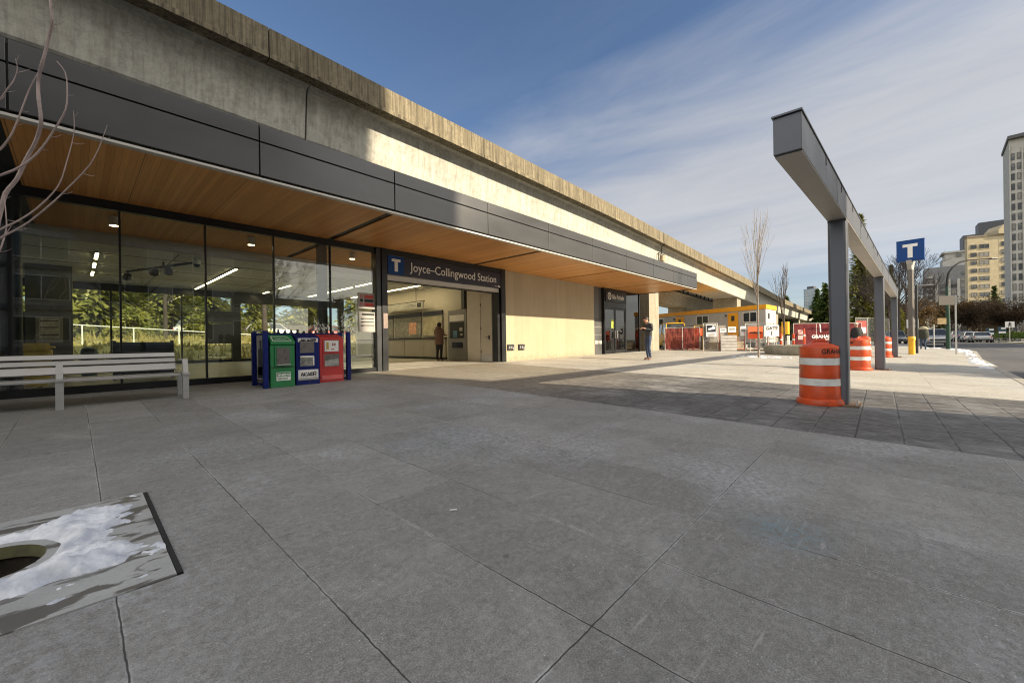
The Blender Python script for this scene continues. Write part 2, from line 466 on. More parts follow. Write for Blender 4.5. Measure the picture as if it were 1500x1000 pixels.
def mat_ground(name, c1, c2, sc=1.0, rough=.9, bump=.3):
    m, nt, out = nodes(name); t = NT(nt); P = t.pos()
    a = t.noise(P, .4*sc, 6, .65); b = t.noise(P, 6*sc, 5, .7)
    c = t.mix(t.mapr(t.math('ADD', t.math('MULTIPLY', a, .55), t.math('MULTIPLY', b, .45)), .38, .62), c1, c2)
    bs = t.bsdf(c, rough, 0, .3, t.bump(b, bump, .03)); t.l(bs.outputs[0], out.inputs[0]); return m

def mat_asphalt(name):
    m, nt, out = nodes(name); t = NT(nt); P = t.pos()
    a = t.noise(t.mapping(P, (.15,.9,1)), 1, 5, .6); g = t.noise(P, 90, 2)
    c = t.mix(t.mapr(a, .35, .7), (.045,.046,.05), (.085,.085,.088))
    c = t.mix(t.mapr(g, .4, .7, 0, .5), c, (.13,.13,.13))
    sal = t.mapr(t.noise(t.mapping(P, (.3,1.6,1), loc=(4,0,0)), .8, 6, .7), .58, .75, 0, .6)
    c = t.mix(sal, c, (.34,.34,.34))
    bs = t.bsdf(c, .75, 0, .4, t.bump(g, .4, .006)); t.l(bs.outputs[0], out.inputs[0]); return m

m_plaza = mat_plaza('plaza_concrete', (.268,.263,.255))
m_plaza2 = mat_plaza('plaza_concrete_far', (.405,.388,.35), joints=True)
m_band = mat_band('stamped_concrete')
m_kerb = M('kerb_concrete', (.34,.32,.28), .8, var=.2, vs=1.5, fine=.2, bump=.3)
m_slab = mat_slab('pit_cover_concrete'); m_snow = mat_snow('snow')
m_asph = mat_asphalt('asphalt')
m_girder = mat_concrete('girder_concrete', (.53,.52,.465), streak=.26, blotch=.5)
m_parapet = mat_concrete('parapet_concrete', (.27,.23,.155), streak=1.0, blotch=.75)
m_pier = mat_concrete('pier_concrete', (.36,.33,.26), streak=.3, blotch=.3)
m_fascia = M('fascia_metal', (.100,.100,.102), .34, .6, var=.12, vs=.5, fine=.05, stretch=(.5,1,1.5), dirt=.18)
m_black = M('black_metal', (.016,.017,.019), .4, .3, var=.2)
m_dark = M('charcoal_metal', (.05,.053,.058), .42, .5, var=.1)
m_trim = M('pale_trim', (.52,.50,.46), .5, .3, var=.06)
m_wood = mat_wood('cedar_soffit')
m_wall = mat_boardwall('beige_wall')
m_glass = glass('clear_glass', (.86,.90,.87), 1.5, boost=.045)
m_rearg = glass('rear_glass', (.9,.93,.9), 1.3)
m_glassd = glass('dark_glass', (.35,.38,.38), 1.6)
m_steel = M('brushed_steel', (.43,.425,.42), .42, .5, var=.06, vs=1.2, fine=.05, stretch=(1,30,30))
m_beam = M('painted_steel', (.10,.108,.13), .42, .35, var=.07, vs=1.2, fine=.05)
m_white = M('white_paint', (.78,.77,.74), .5, var=.06)
m_paper = M('paper', (.74,.73,.71), .8, var=.08, vs=6)
m_ink = M('black_ink', (.02,.02,.022), .6)
m_grey = M('grey_paint', (.25,.25,.245), .6, var=.12)
m_blue = M('blue_enamel', (.005,.014,.13), .5, var=.15, dirt=.3, spec=.2)
m_navy = M('navy_sign', (.010,.014,.035), .4)
m_tblue = M('transit_blue', (.004,.050,.21), .5, var=.08, spec=.25)
m_green = M('green_enamel', (.015,.20,.062), .42, var=.12, dirt=.35)
m_red = M('red_enamel', (.50,.028,.028), .42, var=.12, dirt=.35)
m_sred = M('sign_red', (.52,.05,.04), .6)
m_orange = M('drum_orange', (.58,.075,.018), .42, var=.2, vs=4, dirt=.6)
m_refl = M('reflective_white', (.66,.67,.66), .4, var=.12, vs=8, dirt=.25)
m_osign = M('orange_sign', (.80,.10,.02), .5)
m_yellow = M('yellow_paint', (.80,.42,.02), .5, var=.1)
m_ybin = M('yellow_plastic', (.95,.62,.03), .45, var=.08)
m_trly = M('trailer_yellow', (.80,.36,.015), .5, var=.08)
m_trlg = M('trailer_siding', (.42,.42,.41), .6, var=.07, vs=1.2, dirt=.15)
m_win = M('window_glass', (.035,.042,.05), .08, 0, var=.3, spec=.8)
m_rub = M('rubber', (.018,.018,.018), .8)
m_bark = M('bark', (.06,.046,.038), .9, var=.3, vs=6, bump=.6, stretch=(1,1,.2))
m_twig = M('pale_twig', (.40,.31,.29), .7, var=.25, vs=9, fine=.2, fs=120, bump=.3)
m_birch = M('grey_bark', (.26,.22,.18), .85, var=.3, vs=7, bump=.5)
m_conif = mat_leaf('conifer_green', (.022,.045,.014), (.075,.105,.025))
m_conif2 = mat_leaf('conifer_olive', (.07,.085,.022), (.24,.23,.06))
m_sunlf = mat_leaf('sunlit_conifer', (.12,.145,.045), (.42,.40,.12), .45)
m_brush = mat_leaf('brown_twigs', (.026,.020,.016), (.07,.052,.036))
m_rust = mat_leaf('rust_leaves', (.07,.045,.025), (.15,.10,.05))
m_grass = mat_ground('bank_grass', (.20,.18,.045), (.52,.42,.16), 2.2)
m_soil = mat_ground('site_soil', (.24,.185,.115), (.36,.29,.19), 1.5)
m_land = mat_ground('far_land', (.07,.08,.045), (.16,.15,.10), .3)
m_lamp = emit('lamp_glow', (1,.80,.42), 17.0)
m_scrim = mat_scrim('red_scrim', (.27,.075,.065), .9)
m_banner = mat_scrim('maroon_scrim', (.19,.05,.055), .97)
m_chain = mat_chain('chain_link', (.42,.42,.42), .08, .006)
m_chainf = mat_chain('chain_link_far', (.16,.16,.15), .12, .005)
m_galv = M('galvanised', (.55,.54,.52), .45, .5, var=.1)
m_skin = M('skin', (.48,.25,.16), .6, var=.08)
m_hair = M('hair', (.03,.018,.012), .6)
m_inwall = M('interior_wall', (.56,.53,.46), .6, var=.06)
m_floor = M('tile_floor', (.42,.40,.36), .35, var=.1, vs=.8)
m_ceil = M('interior_ceiling', (.52,.53,.52), .7, var=.1, vs=.5)
m_map = M('map_sheet', (.30,.30,.27), .5, var=.5, vs=7, fine=.5, fs=30)

# ------------------------------------------------------------------ ground, plaza, road
def lerp_pts(pts, x):
    if x <= pts[0][0]: return pts[0][1]
    for (a, b), (c, d) in zip(pts, pts[1:]):
        if x <= c: return b + (d-b)*(x-a)/(c-a)
    return pts[-1][1]
KERB = [(-40,-1.9),(5,-1.9),(15.8,-2.6),(27,-3.3),(38,-4.4),(43,-4.3),(46,-2.75),(600,-3.0)]
def kerb(u): return lerp_pts(KERB, u)
def sheet(name, mat, us, vfn, zfn):
    b = MB(); n = None
    rows = []
    for u in us:
        rows.append([(u, v, zfn(u, v)) for v in vfn(u)])
    for r in rows: b.v += r
    n = len(rows[0])
    for i in range(len(rows)-1):
        for k in range(n-1):
            b.f.append((i*n+k, (i+1)*n+k, (i+1)*n+k+1, i*n+k+1)); b.m.append(0)
    return struct(b.build(name, mat))
vst = lambda u: [kerb(u)+.16, -1, 0, 1.5, 5, 8, 11.16]
# the paving leaves a rectangular opening for the tree-pit cover
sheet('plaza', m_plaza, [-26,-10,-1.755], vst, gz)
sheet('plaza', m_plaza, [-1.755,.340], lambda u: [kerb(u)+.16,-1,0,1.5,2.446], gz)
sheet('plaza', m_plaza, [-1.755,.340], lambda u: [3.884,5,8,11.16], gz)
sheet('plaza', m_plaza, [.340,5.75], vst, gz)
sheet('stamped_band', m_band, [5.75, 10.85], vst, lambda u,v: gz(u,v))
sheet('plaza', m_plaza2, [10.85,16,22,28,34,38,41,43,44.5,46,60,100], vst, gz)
def road_z(u): return -.04 + .005*min(max(u,-20),60) - .0254*2.9 - .13
sheet('road', m_asph, [-40,0,5,15.8,27,38,43,46,60,110,300,900], lambda u: [-11.0, kerb(u)-.0], lambda u,v: road_z(u))
b = MB()
us = [-40,-10,5,10,15.8,20,24,27,30,34,38,40.5,43,44.5,46,60,110,300]
for u0, u1 in zip(us, us[1:]):
    a0, a1 = kerb(u0), kerb(u1); z0, z1 = gz(u0,a0)+.012, gz(u1,a1)+.012
    d = .17
    b.add([(u0,a0,z0-.3),(u1,a1,z1-.3),(u1,a1+d,z1-.3),(u0,a0+d,z0-.3),(u0,a0,z0),(u1,a1,z1),(u1,a1+d,z1),(u0,a0+d,z0)],
          [(4,5,6,7),(0,1,5,4),(2,3,7,6)])
struct(b.build('kerb', m_kerb))
sheet('far_pavement', m_plaza2, [-60,0,60,110,300], lambda u: [-17,-11.17], lambda u,v: road_z(u)+.13)
b = MB(); b.box(-60,300,-11.17,-11.0,-.6,.0)
vv = []
for (x,y,z) in b.v: vv.append((x,y, road_z(x)+.135 if z > -.3 else -.6))
b.v = vv; struct(b.build('kerb', m_kerb))
b = MB()
for r0, r1 in ((0,300),(300,900),(900,3500)):
    n = 32
    for k in range(n):
        a, c = 2*math.pi*k/n, 2*math.pi*(k+1)/n
        b.quad(*[(r*math.cos(t), r*math.sin(t), -.62 if r < 899 else -.62) for r,t in ((r0,a),(r1,a),(r1,c),(r0,c))])
struct(b.build('ground', m_land, fix=True))
def zb(u, v):
    t = max(0, min(1, (v-25.5)/8.5)); a = .22 + 1.25*t*t*(3-2*t)
    a += .02*max(0, v-34)
    k = max(0, min(1, (34-u)/8))
    a += .10*math.sin(u*.9+v*.4)*t + .05*math.sin(u*2.3-v*1.1)*t
    return a*k + .30*(1-k)
b = MB(); NU, NV = 64, 26
for i in range(NU+1):
    for j in range(NV+1):
        u = -55 + 170*i/NU; v = 24.3 + 75*(j/NV)**1.6
        b.v.append((u, v, zb(u,v)))
for i in range(NU):
    for j in range(NV):
        a = i*(NV+1)+j; b.f.append((a, a+NV+1, a+NV+2, a+1)); b.m.append(0)
struct(b.build('grass_bank', m_grass, smooth=True))
b = MB()
b.add([(26.2,11.16,.36),(27.0,9.2,.345),(28.6,7.0,.335),(30.6,4.9,.30),(39,4.4,.36),(46,2.9,.38),(110,3.2,.40),(110,24.4,.40),(24.2,24.4,.36),(24.2,11.16,.36)],
      [tuple(range(10))])
struct(b.build('site_soil', m_soil))

b = MB(); rng = random.Random(9)
for i in range(5200):
    u, v = rng.uniform(-14,30), 26+18*rng.random()**1.3; q = Vector((u,v,zb(u,v))); h = rng.uniform(.10,.42)*(1+.8*(mn.noise(Vector((u*.5,v*.5,0)))))
    a = rng.uniform(0,6.28); d = Vector((math.cos(a),math.sin(a),0))*rng.uniform(.05,.16); l = Vector((rng.uniform(-.12,.12),rng.uniform(-.12,.12),max(.06,h)))
    b.add([tuple(q-d),tuple(q+d),tuple(q+l)],[(0,1,2)])
struct(b.build('grass_tufts', mat_leaf('dry_grass', (.18,.17,.04), (.55,.44,.18), .4), fix=False), 'stuff')

# ---- tree-pit cover: concrete lid with a round hole, melting snow on it
U0, U1, V0, V1 = -1.75, .315, 2.45, 3.88
HC, HR = (-.335, 3.22), .225
def ring_slab(b, zoff, th):
    n = 48; outer = []; inner = []
    for k in range(n):
        a = 2*math.pi*k/n; ca, sa = math.cos(a), math.sin(a)
        tx = (U1-HC[0])/ca if ca > 1e-6 else ((U0-HC[0])/ca if ca < -1e-6 else 1e9)
        ty = (V1-HC[1])/sa if sa > 1e-6 else ((V0-HC[1])/sa if sa < -1e-6 else 1e9)
        t = min(tx, ty)
        outer.append((HC[0]+ca*t, HC[1]+sa*t)); inner.append((HC[0]+ca*HR, HC[1]+sa*HR))
    for c in ((U1,V1),(U0,V1),(U0,V0),(U1,V0)):
        k = min(range(n), key=lambda i: (outer[i][0]-c[0])**2+(outer[i][1]-c[1])**2); outer[k] = c
    base = len(b.v)
    for p in outer: b.v.append((p[0],p[1],gz(*p)+zoff))
    for p in inner: b.v.append((p[0],p[1],gz(*p)+zoff))
    for p in inner: b.v.append((HC[0]+(p[0]-HC[0])*.97,HC[1]+(p[1]-HC[1])*.97,gz(*p)+zoff-th))
    for p in outer: b.v.append((p[0],p[1],gz(*p)+zoff-th))
    for k in range(n):
        j = (k+1) % n
        b.f += [(base+k, base+j, base+n+j, base+n+k), (base+n+k, base+n+j, base+2*n+j, base+2*n+k), (base+3*n+k, base+3*n+j, base+j, base+k)]
        b.m += [0, 1, 0]
pit = thing('tree_pit_cover', 'pale concrete tree pit cover half covered in melting snow, with a round hole', 'pit cover', (HC[0],HC[1],gz(*HC)))
b = MB(); ring_slab(b, .005, .06); b.build('lid', [m_slab, M('mossy_rim', (.13,.125,.06), .9, var=.4, vs=8)], pit)
b = MB(); b.box(U1+.003, U1+.024, V0+.01, V1-.01, gz(U1,V0)-.02, gz(U1,V1)-.005)
vv=[]
for (x,y,z) in b.v: vv.append((x,y,gz(x,y)+(.006 if z > gz(U1,V0) else -.05)))
b.v = vv; b.build('gap_edging', m_rub, pit)
b = MB(); n = 24
for k in range(n):
    a, c = 2*math.pi*k/n, 2*math.pi*(k+1)/n
    b.add([(HC[0],HC[1],-.17),(HC[0]+HR*1.1*math.cos(a),HC[1]+HR*1.1*math.sin(a),-.20),(HC[0]+HR*1.1*math.cos(c),HC[1]+HR*1.1*math.sin(c),-.20)],[(0,1,2)])
    b.quad(*[(HC[0]+HR*1.05*math.cos(q_),HC[1]+HR*1.05*math.sin(q_),zz) for q_,zz in ((a,-.2),(c,-.2),(c,-.02),(a,-.02))])
b.build('pit_soil', M('pit_soil', (.035,.028,.02), .95, var=.5, vs=12, bump=.6), pit)
def snow_h(u, v):
    # thin towards the ragged right-hand edge, thick beside the hole
    e = min((u-U0), (.17-u)*.75 + .12, (v-2.60)*1.2, (3.80-v)*1.1)
    du, dv = u-HC[0], v-HC[1]
    rr = math.hypot(du, dv)
    p = Vector((u*2.4+dv*.8, v*5.0, 3.1))
    n = mn.fractal(p, 1.0, 2.1, 5)
    fin = mn.fractal(Vector((u*16, v*22, .5)), .9, 2.0, 3)
    h = .17*min(e, .28) + .075*n + .022*fin - .014
    h = min(h, (rr-HR-.045-.02*n)*.6)
    return h*.95
b = MB(); N1, N2 = 170, 120; idx = {}
for i in range(N1):
    for j in range(N2):
        u = U0 + (U1-U0)*i/(N1-1); v = V0 + (V1-V0)*j/(N2-1)
        h = snow_h(u, v)
        idx[i,j] = len(b.v); b.v.append((u, v, gz(u,v) + .005 + (h if h > 0 else max(h, -.02))))
for i in range(N1-1):
    for j in range(N2-1):
        q = (idx[i,j], idx[i+1,j], idx[i+1,j+1], idx[i,j+1])
        hs = [b.v[k][2] - gz(b.v[k][0], b.v[k][1]) - .005 for k in q]
        if max(hs) > .001: b.f.append(q); b.m.append(0)
o = b.build('snow', m_snow, smooth=60); struct(o, 'stuff')

# small litter on the paving
b = MB(); b.tube([(1.615,2.045,gz(1.6,2.0)+.008),(1.650,2.017,gz(1.6,2.0)+.008)], .0045, 8)
tag(b.build('cigarette_end', m_paper, origin=(1.64,2.02,gz(1.6,2))), 'white cigarette end lying on the shaded grey paving', 'litter')

# ------------------------------------------------------------------ station building
VW = 11.10                       # plane of the glass front
ST = thing('station_building', 'long station building with glazed hall, timber soffit and dark metal canopy', 'station', (6.3,VW,.27))
UL, UR = -9.0, 24.07             # ends of the canopy
# fascia panels on a dark backing
b = MB(); b.box(UL, UR-.03, 7.74, 7.9, 3.97, 4.80); b.build('fascia_backing', m_black, ST)
edges = [UL,-5.75,-3.15,-.52,2.14,4.70,7.50,10.17,12.81,15.43,18.10,20.5,22.6,UR]
b = MB(); g = .011
for a, c in zip(edges, edges[1:]):
    b.box(a+g, c-g, 7.69, 7.735, 3.972, 4.525); b.box(a+g, c-g, 7.69, 7.735, 4.55, 4.825)
b.box(UR-.04, UR, 7.745, 12.0, 3.972, 4.80)
b.build('fascia', m_fascia, ST, bevel=.004)
b = MB(); b.box(UL, UR, 7.70, 7.735, 3.90, 3.935); b.box(UL, UR, 7.735, 7.86, 3.915, 3.935); b.build('fascia_trim', m_trim, ST)
b = MB(); b.box(UL, UR-.05, 7.76, 24.6, 4.66, 4.78); b.build('roof_slab', m_dark, ST)
# soffit boards, broken by dark cross strips
strips = [(-1.55,-.60),(4.66,4.84),(9.96,10.14),(15.21,15.33),(20.18,20.30)]
b = MB(); x = -9.0
for a, c in strips + [(UR-.05, UR)]:
    b.box(x, a, 7.87, 14.2, 3.96, 4.02); x = c
b.build('soffit', m_wood, ST)
for a, c in strips:
    b = MB(); b.box(a, c, 7.87, 14.2, 3.985, 4.04); b.build('soffit_strip', m_black, ST)
b = MB(); b.box(UR-.05, UR, 7.87, 11.4, 3.93, 3.968); b.build('soffit_edge', m_black, ST)
# head rail, sill, mullions and panes
b = MB(); b.box(UL, 6.05, VW-.06, VW+.06, 3.79, 3.957); b.build('head_rail', m_black, ST)
b = MB(); b.box(UL, 6.05, VW-.07, VW+.09, .18, .385); b.build('base_sill', m_black, ST)
mul = [-8.97,-7.6,-6.23,-4.86,-3.49,-2.12,-.75,.62,1.99,3.36,4.75,6.05]
for u in mul[1:-1]:
    if abs(u+.75) < .01: continue
    b = MB(); b.box(u-.016, u+.016, VW-.035, VW+.05, .385, 3.79); b.build('mullion', m_black, ST)
for a, c in zip(mul, mul[1:]):
    b = MB(); b.box(a+.018, c-.018, VW-.006, VW+.006, .39, 3.785); b.build('glass_pane', m_glass, ST)
for u, v, r in ((-.75, VW+.12, .13),):
    b = MB(); b.lathe([(r,.28),(r,3.95)], (u,v,0), 24); b.build('round_column', m_black, ST, smooth=True)
for u in (4.62, -5.9):
    b = MB(); b.box(u-.10, u+.10, VW+.18, VW+.34, .28, 3.95)
    b.box(u-.12, u+.12, VW+.17, VW+.19, .28, 3.95); b.build('steel_column', m_dark, ST)
# entrance frame
b = MB(); b.box(6.06,6.21,VW-.12,VW+.2,.2,3.95); b.build('entrance_post', m_dark, ST, bevel=.006)
b = MB(); b.box(6.215,6.40,VW-.16,VW+.25,.2,3.95); b.build('entrance_post', m_black, ST, bevel=.006)
b = MB(); b.box(11.22,11.36,VW-.05,VW+.25,.2,3.0); b.box(11.36,11.60,VW-.14,VW+.25,.2,3.955); b.build('entrance_post', m_black, ST, bevel=.006)
b = MB(); b.box(6.40,11.36,VW-.12,VW+.2,3.80,3.955); b.build('entrance_header', m_black, ST)
b = MB(); b.box(6.42,11.33,VW-.03,VW+.24,3.03,3.19); b.box(6.42,11.33,VW-.04,VW-.03,3.03,3.055); b.build('shutter_box', m_trim, ST, bevel=.005)
b = MB(); b.box(6.42,11.33,VW-.015,VW+.2,3.00,3.028); b.build('shutter_slot', m_black, ST)
# beige wall with two wall boxes
b = MB(); b.box(11.62,18.50,VW,VW+.3,.1,3.958); b.build('concrete_wall', m_wall, ST)
b = MB(); b.box(18.44,18.50,VW-.004,VW-.001,.2,3.95); b.build('wall_edge', m_wall, ST)
for u in (11.98, 12.64):
    b = MB(); b.box(u-.19,u+.19,VW-.05,VW,.74,.98); f = b.build('wall_box', m_dark, ST, bevel=.008)
    for k, (du, dz) in enumerate(((-.1,.86),(.02,.86),(.12,.82))):
        b = MB(); b.box(u+du-.035,u+du+.035,VW-.066,VW-.05,dz-.05,dz+.05); b.build('socket', m_grey, f)
    b = MB(); b.box(u+.19,u+.23,VW-.035,VW-.01,.82,.90); b.build('latch', m_grey, f)
# tiled return and the bike room
b = MB(); b.box(18.502,19.46,VW+.10,VW+.4,.2,2.25); b.box(18.502,19.46,VW+.098,VW+.4,2.26,3.958)
f = b.build('metal_panel', M('slate_panel', (.10,.10,.102), .45, .2, var=.15, vs=3), ST)
b = MB()
for z in (1.0,1.4,1.8): b.box(18.51,19.45,VW+.095,VW+.099,z-.006,z+.006)
b.box(18.7,19.05,VW+.08,VW+.098,.9,1.08); b.box(19.15,19.4,VW+.08,VW+.098,.9,1.08); b.build('panel_joint', m_trim, f)
b = MB(); b.box(19.46,19.56,VW-.06,VW+.2,.25,3.955); b.box(22.0,22.10,VW-.02,VW+.2,.25,3.955); b.box(19.56,22.0,VW-.04,VW+.16,2.90,3.23); b.box(19.56,22.0,VW-.04,VW+.16,3.83,3.955); b.build('door_frame', m_black, ST)
for a, c in ((19.57,20.77),(20.79,21.99)):
    b = MB(); z0, z1 = .36, 2.9
    b.box(a,a+.08,VW,VW+.06,z0,z1); b.box(c-.08,c,VW,VW+.06,z0,z1); b.box(a+.08,c-.08,VW,VW+.06,z0,z0+.18); b.box(a+.08,c-.08,VW,VW+.06,z1-.1,z1)
    dr = b.build('door', m_black, ST)
    b = MB(); b.box(a+.08,c-.08,VW+.02,VW+.03,z0+.18,z1-.1); b.build('glass', m_glassd, dr)
    b = MB(); h = c-.12 if a < 20 else a+.12
    b.tube([(h,VW-.05,1.2),(h,VW-.05,1.62)], .016, 8); b.build('handle', m_steel, dr, smooth=True)
b = MB(); b.box(20.35,20.62,VW+.012,VW+.018,1.75,2.25); b.build('door_notice', M('lime_notice', (.45,.55,.10), .7), ST)
b = MB(); b.box(22.10,23.85,VW+.02,VW+.035,.38,3.95); b.build('glass_pane', m_glassd, ST)
b = MB(); b.box(23.85,23.95,VW-.02,VW+.1,.25,3.95); b.box(22.10,23.85,VW-.02,VW+.1,.25,.38); b.build('corner_mullion', m_black, ST)
b = MB(); b.box(23.86,23.95,VW+.1,24.3,.25,3.96); b.build('side_wall', m_dark, ST)
b = MB(); b.box(11.62,23.8,VW+2.4,VW+2.6,.2,3.95); b.build('inner_wall', m_dark, ST)
# hall inside
b = MB(); b.box(UL,23.86,VW+.091,24.3,.06,.285); b.build('hall_floor', m_floor, ST)
b = MB(); b.box(UL,11.9,14.205,24.4,3.80,3.87); b.build('hall_ceiling', m_ceil, ST)
b = MB(); b.box(UL,11.9,14.20,14.34,3.66,3.955); b.build('bulkhead', m_trim, ST)
b = MB()
for v in (16.4,18.8,21.2): b.box(UL,11.88,v-.012,v+.012,3.792,3.80)
for u in (-3.2,2.1,5.6,8.6): b.box(u-.012,u+.012,14.36,24.2,3.791,3.80)
b.build('ceiling_joint', m_black, ST)
b = MB(); b.box(-9.2,-9.0,VW,24.4,.1,3.9); b.build('end_wall', m_dark, ST)
b = MB(); b.box(-1.05,-.04,19.8,21.2,.285,3.80); b.build('core_pier', M('dark_core', (.065,.065,.06), .45, 0, var=.15), ST)
b = MB()
b.box(UL,-1.05,24.1,24.22,3.5,3.80); b.box(-.04,5.36,24.1,24.22,3.5,3.80)
b.box(UL,24,24.1,24.2,.285,.42)
for u in (-7,-3.5,1.05,3.4): b.box(u-.03,u+.03,24.12,24.2,.42,3.5)
b.build('rear_frame', m_black, ST)
b = MB(); b.box(5.36,5.74,24.05,24.25,.285,3.25); b.box(10.78,11.10,24.05,24.25,.285,3.25); b.box(5.36,11.10,24.05,24.25,3.25,3.80); b.build('rear_portal', m_dark, ST)
for a, c in ((UL,-7.03),(-6.97,-3.53),(-3.47,1.02),(1.08,3.37),(3.43,5.36)):
    b = MB(); b.box(a,c,24.15,24.165,.42,3.5); b.build('rear_pane', m_rearg, ST)
b = MB()
for z in (1.72,2.2): b.box(3.43,5.36,24.0,24.06,z-.02,z+.02)
b.box(4.3,5.36,23.9,24.02,1.2,2.15); b.box(4.3,5.36,23.9,24.02,2.25,2.8); b.build('rear_panel', m_dark, ST)
# door wall and ticket wall at the right of the hall
b = MB(); b.box(11.24,11.9,VW+.26,12.85,.285,3.80); b.box(11.21,11.24,12.05,12.85,.285,3.80); b.box(11.21,11.24,VW+.26,12.05,3.02,3.80); b.build('return_wall', m_inwall, ST)
b = MB(); b.box(11.205,11.235,VW+.27,12.0,.30,3.0)
dr = b.build('door', M('door_cream', (.50,.46,.39), .5, var=.05), ST, bevel=.004)
b = MB(); b.tube([(11.15,VW+.42,1.28),(11.15,VW+.58,1.28)], .014, 8); b.box(11.19,11.205,VW+.38,VW+.46,1.2,1.36); b.build('handle', m_black, dr)
b = MB()
for z in (.7,1.65,2.6): b.box(11.19,11.206,11.985,12.01,z-.06,z+.06)
b.build('hinge', m_black, dr)
b = MB(); b.box(11.197,11.205,VW+.29,11.98,.32,.62); b.build('kick_plate', m_steel, dr)
b = MB(); b.box(11.90,12.1,12.85,24.2,.285,3.80); b.build('ticket_wall', m_inwall, ST)
for k in range(5):
    a = 15.15 + k*1.75
    b = MB(); b.box(11.84,11.90,a,a+1.71,.40,1.28); b.build('counter_panel', M('putty_panel', (.33,.31,.27), .5, var=.06), ST)
b = MB(); b.box(11.80,11.90,15.1,23.9,1.29,1.34); b.box(11.82,11.90,15.1,23.9,.285,.39); b.build('counter_edge', m_black, ST)
for a, c, mm in ((17.1,19.6,m_map),(19.75,22.2,m_map),(15.35,16.95,M('map_cream', (.45,.42,.30), .6, var=.25, vs=5))):
    b = MB(); b.box(11.84,11.895,a,c,1.40,2.42); f = b.build('map_board', m_grey, ST)
    b = MB(); b.box(11.832,11.839,a+.05,c-.05,1.45,2.37); b.build('map', mm, f)
    b = MB(); b.box(11.83,11.895,a,c,2.44,2.64); f2 = b.build('map_heading', m_navy, ST)
b = MB(); b.box(11.82,11.831,17.5,18.15,1.55,2.15); b.build('poster', M('pink_poster', (.62,.34,.24), .6, var=.4, vs=6), ST)

# lettering over the doors
sg = thing('station_sign', 'long navy name sign over the station entrance with a blue T square', 'sign', (6.42,VW-.13,3.48))
b = MB(); b.box(6.42,11.34,VW-.13,VW-.02,3.20,3.78); b.build('sign_panel', m_navy, sg, bevel=.006)
b = MB(); b.box(6.43,6.98,VW-.142,VW-.13,3.205,3.775); bd = b.build('badge', m_tblue, sg)
ff = facing((1,0,0))
b = MB(); b.box(6.56,6.86,VW-.152,VW-.142,3.60,3.68); b.box(6.655,6.765,VW-.152,VW-.142,3.30,3.60); b.build('letter', m_white, bd)
text('Joyce\u2013Collingwood Station', 'lettering', m_white, sg, (7.23,VW-.132,3.375), .40, ff, .006, .885)
b = MB()
for k in range(6): b.box(11.00+k*.022,11.013+k*.022,VW-.138,VW-.13,3.235,3.235+.02+.008*(k%3))
b.add([(11.16,VW-.136,3.235),(11.29,VW-.136,3.235),(11.22,VW-.136,3.31)],[(0,1,2)]); b.box(11.14,11.31,VW-.138,VW-.13,3.228,3.240)
b.build('operator_mark', m_white, sg)
sg = thing('bike_room_sign', 'black sign with round bicycle mark above the glazed bike room doors', 'sign', (19.58,VW-.1,3.5))
b = MB(); b.box(19.58,21.98,VW-.10,VW-.045,3.235,3.825); b.build('sign_panel', m_black, sg)
text('Bike Parkade', 'lettering', m_white, sg, (20.30,VW-.102,3.40), .36, ff, .005, .72)
b = MB()
for k in range(24):
    a, c = 2*math.pi*k/24, 2*math.pi*(k+1)/24
    b.quad(*[(19.99+r*math.cos(t), VW-.106, 3.53+r*math.sin(t)) for r,t in ((.14,a),(.2,a),(.2,c),(.14,c))])
b.box(19.95,19.98,VW-.108,VW-.1,3.45,3.62); b.box(19.98,20.07,VW-.108,VW-.1,3.52,3.55); b.box(20.03,20.06,VW-.108,VW-.1,3.45,3.6)
b.build('bicycle_mark', m_white, sg)

# posters on the glass beside the entrance
p = thing('warning_poster', 'white poster with red and black bars stuck on the glass, the upper of two', 'poster', (5.78,VW-.02,2.36))
b = MB(); b.box(5.53,6.04,VW-.03,VW-.012,2.12,2.58); b.build('sheet', M('shade_toned_sheet', (.40,.385,.37), .8, var=.1, vs=7), p)  # white paper, its colour darkened to stand in for shade
b = MB(); b.box(5.72,6.0,VW-.034,VW-.03,2.42,2.52); b.box(5.72,6.0,VW-.034,VW-.03,2.19,2.29); b.build('red_bar', m_sred, p)
b = MB(); b.box(5.72,6.0,VW-.034,VW-.03,2.31,2.40); b.lathe([(.05,0),(.05,.004)],(0,0,0),16)
b.v = [(v[0],v[1],v[2]) if i < 8 else (5.63+v[0], VW-.030-v[2], 2.355+v[1]) for i, v in enumerate(b.v)]
b.build('black_bar', m_ink, p)
for z in (2.47,2.24):
    b = MB()
    for k in range(16):
        a, c = 2*math.pi*k/16, 2*math.pi*(k+1)/16
        b.quad(*[(5.63+r*math.cos(t), VW-.033, z+r*math.sin(t)) for r,t in ((.036,a),(.05,a),(.05,c),(.036,c))])
    b.box(5.595,5.665,VW-.034,VW-.031,z-.007,z+.007)
    b.build('prohibition_ring', m_sred, p)
p = thing('notice_board', 'white notice with three lines of black text on the glass, the lower of two', 'notice', (5.8,VW-.02,1.75))
b = MB(); b.box(5.54,6.06,VW-.035,VW-.012,1.44,2.02); b.build('sheet', MATS['shade_toned_sheet'], p)
b = MB(); b.box(5.63,6.02,VW-.04,VW-.035,1.92,1.985)
for z in (1.83,1.73,1.63): b.box(5.60,6.0,VW-.039,VW-.035,z-.012,z+.012); b.box(5.60,5.68,VW-.039,VW-.035,z-.026,z-.012)
b.build('text_line', m_ink, p)
b = MB(); b.box(6.24,6.38,VW-.175,VW-.16,1.55,2.0); o = b.build('door_sticker', M('shade_toned_label', (.26,.20,.18), .7, var=.3, vs=14), origin=(6.3,VW-.17,1.78))  # shade is put into the label's colour, darker than its own white
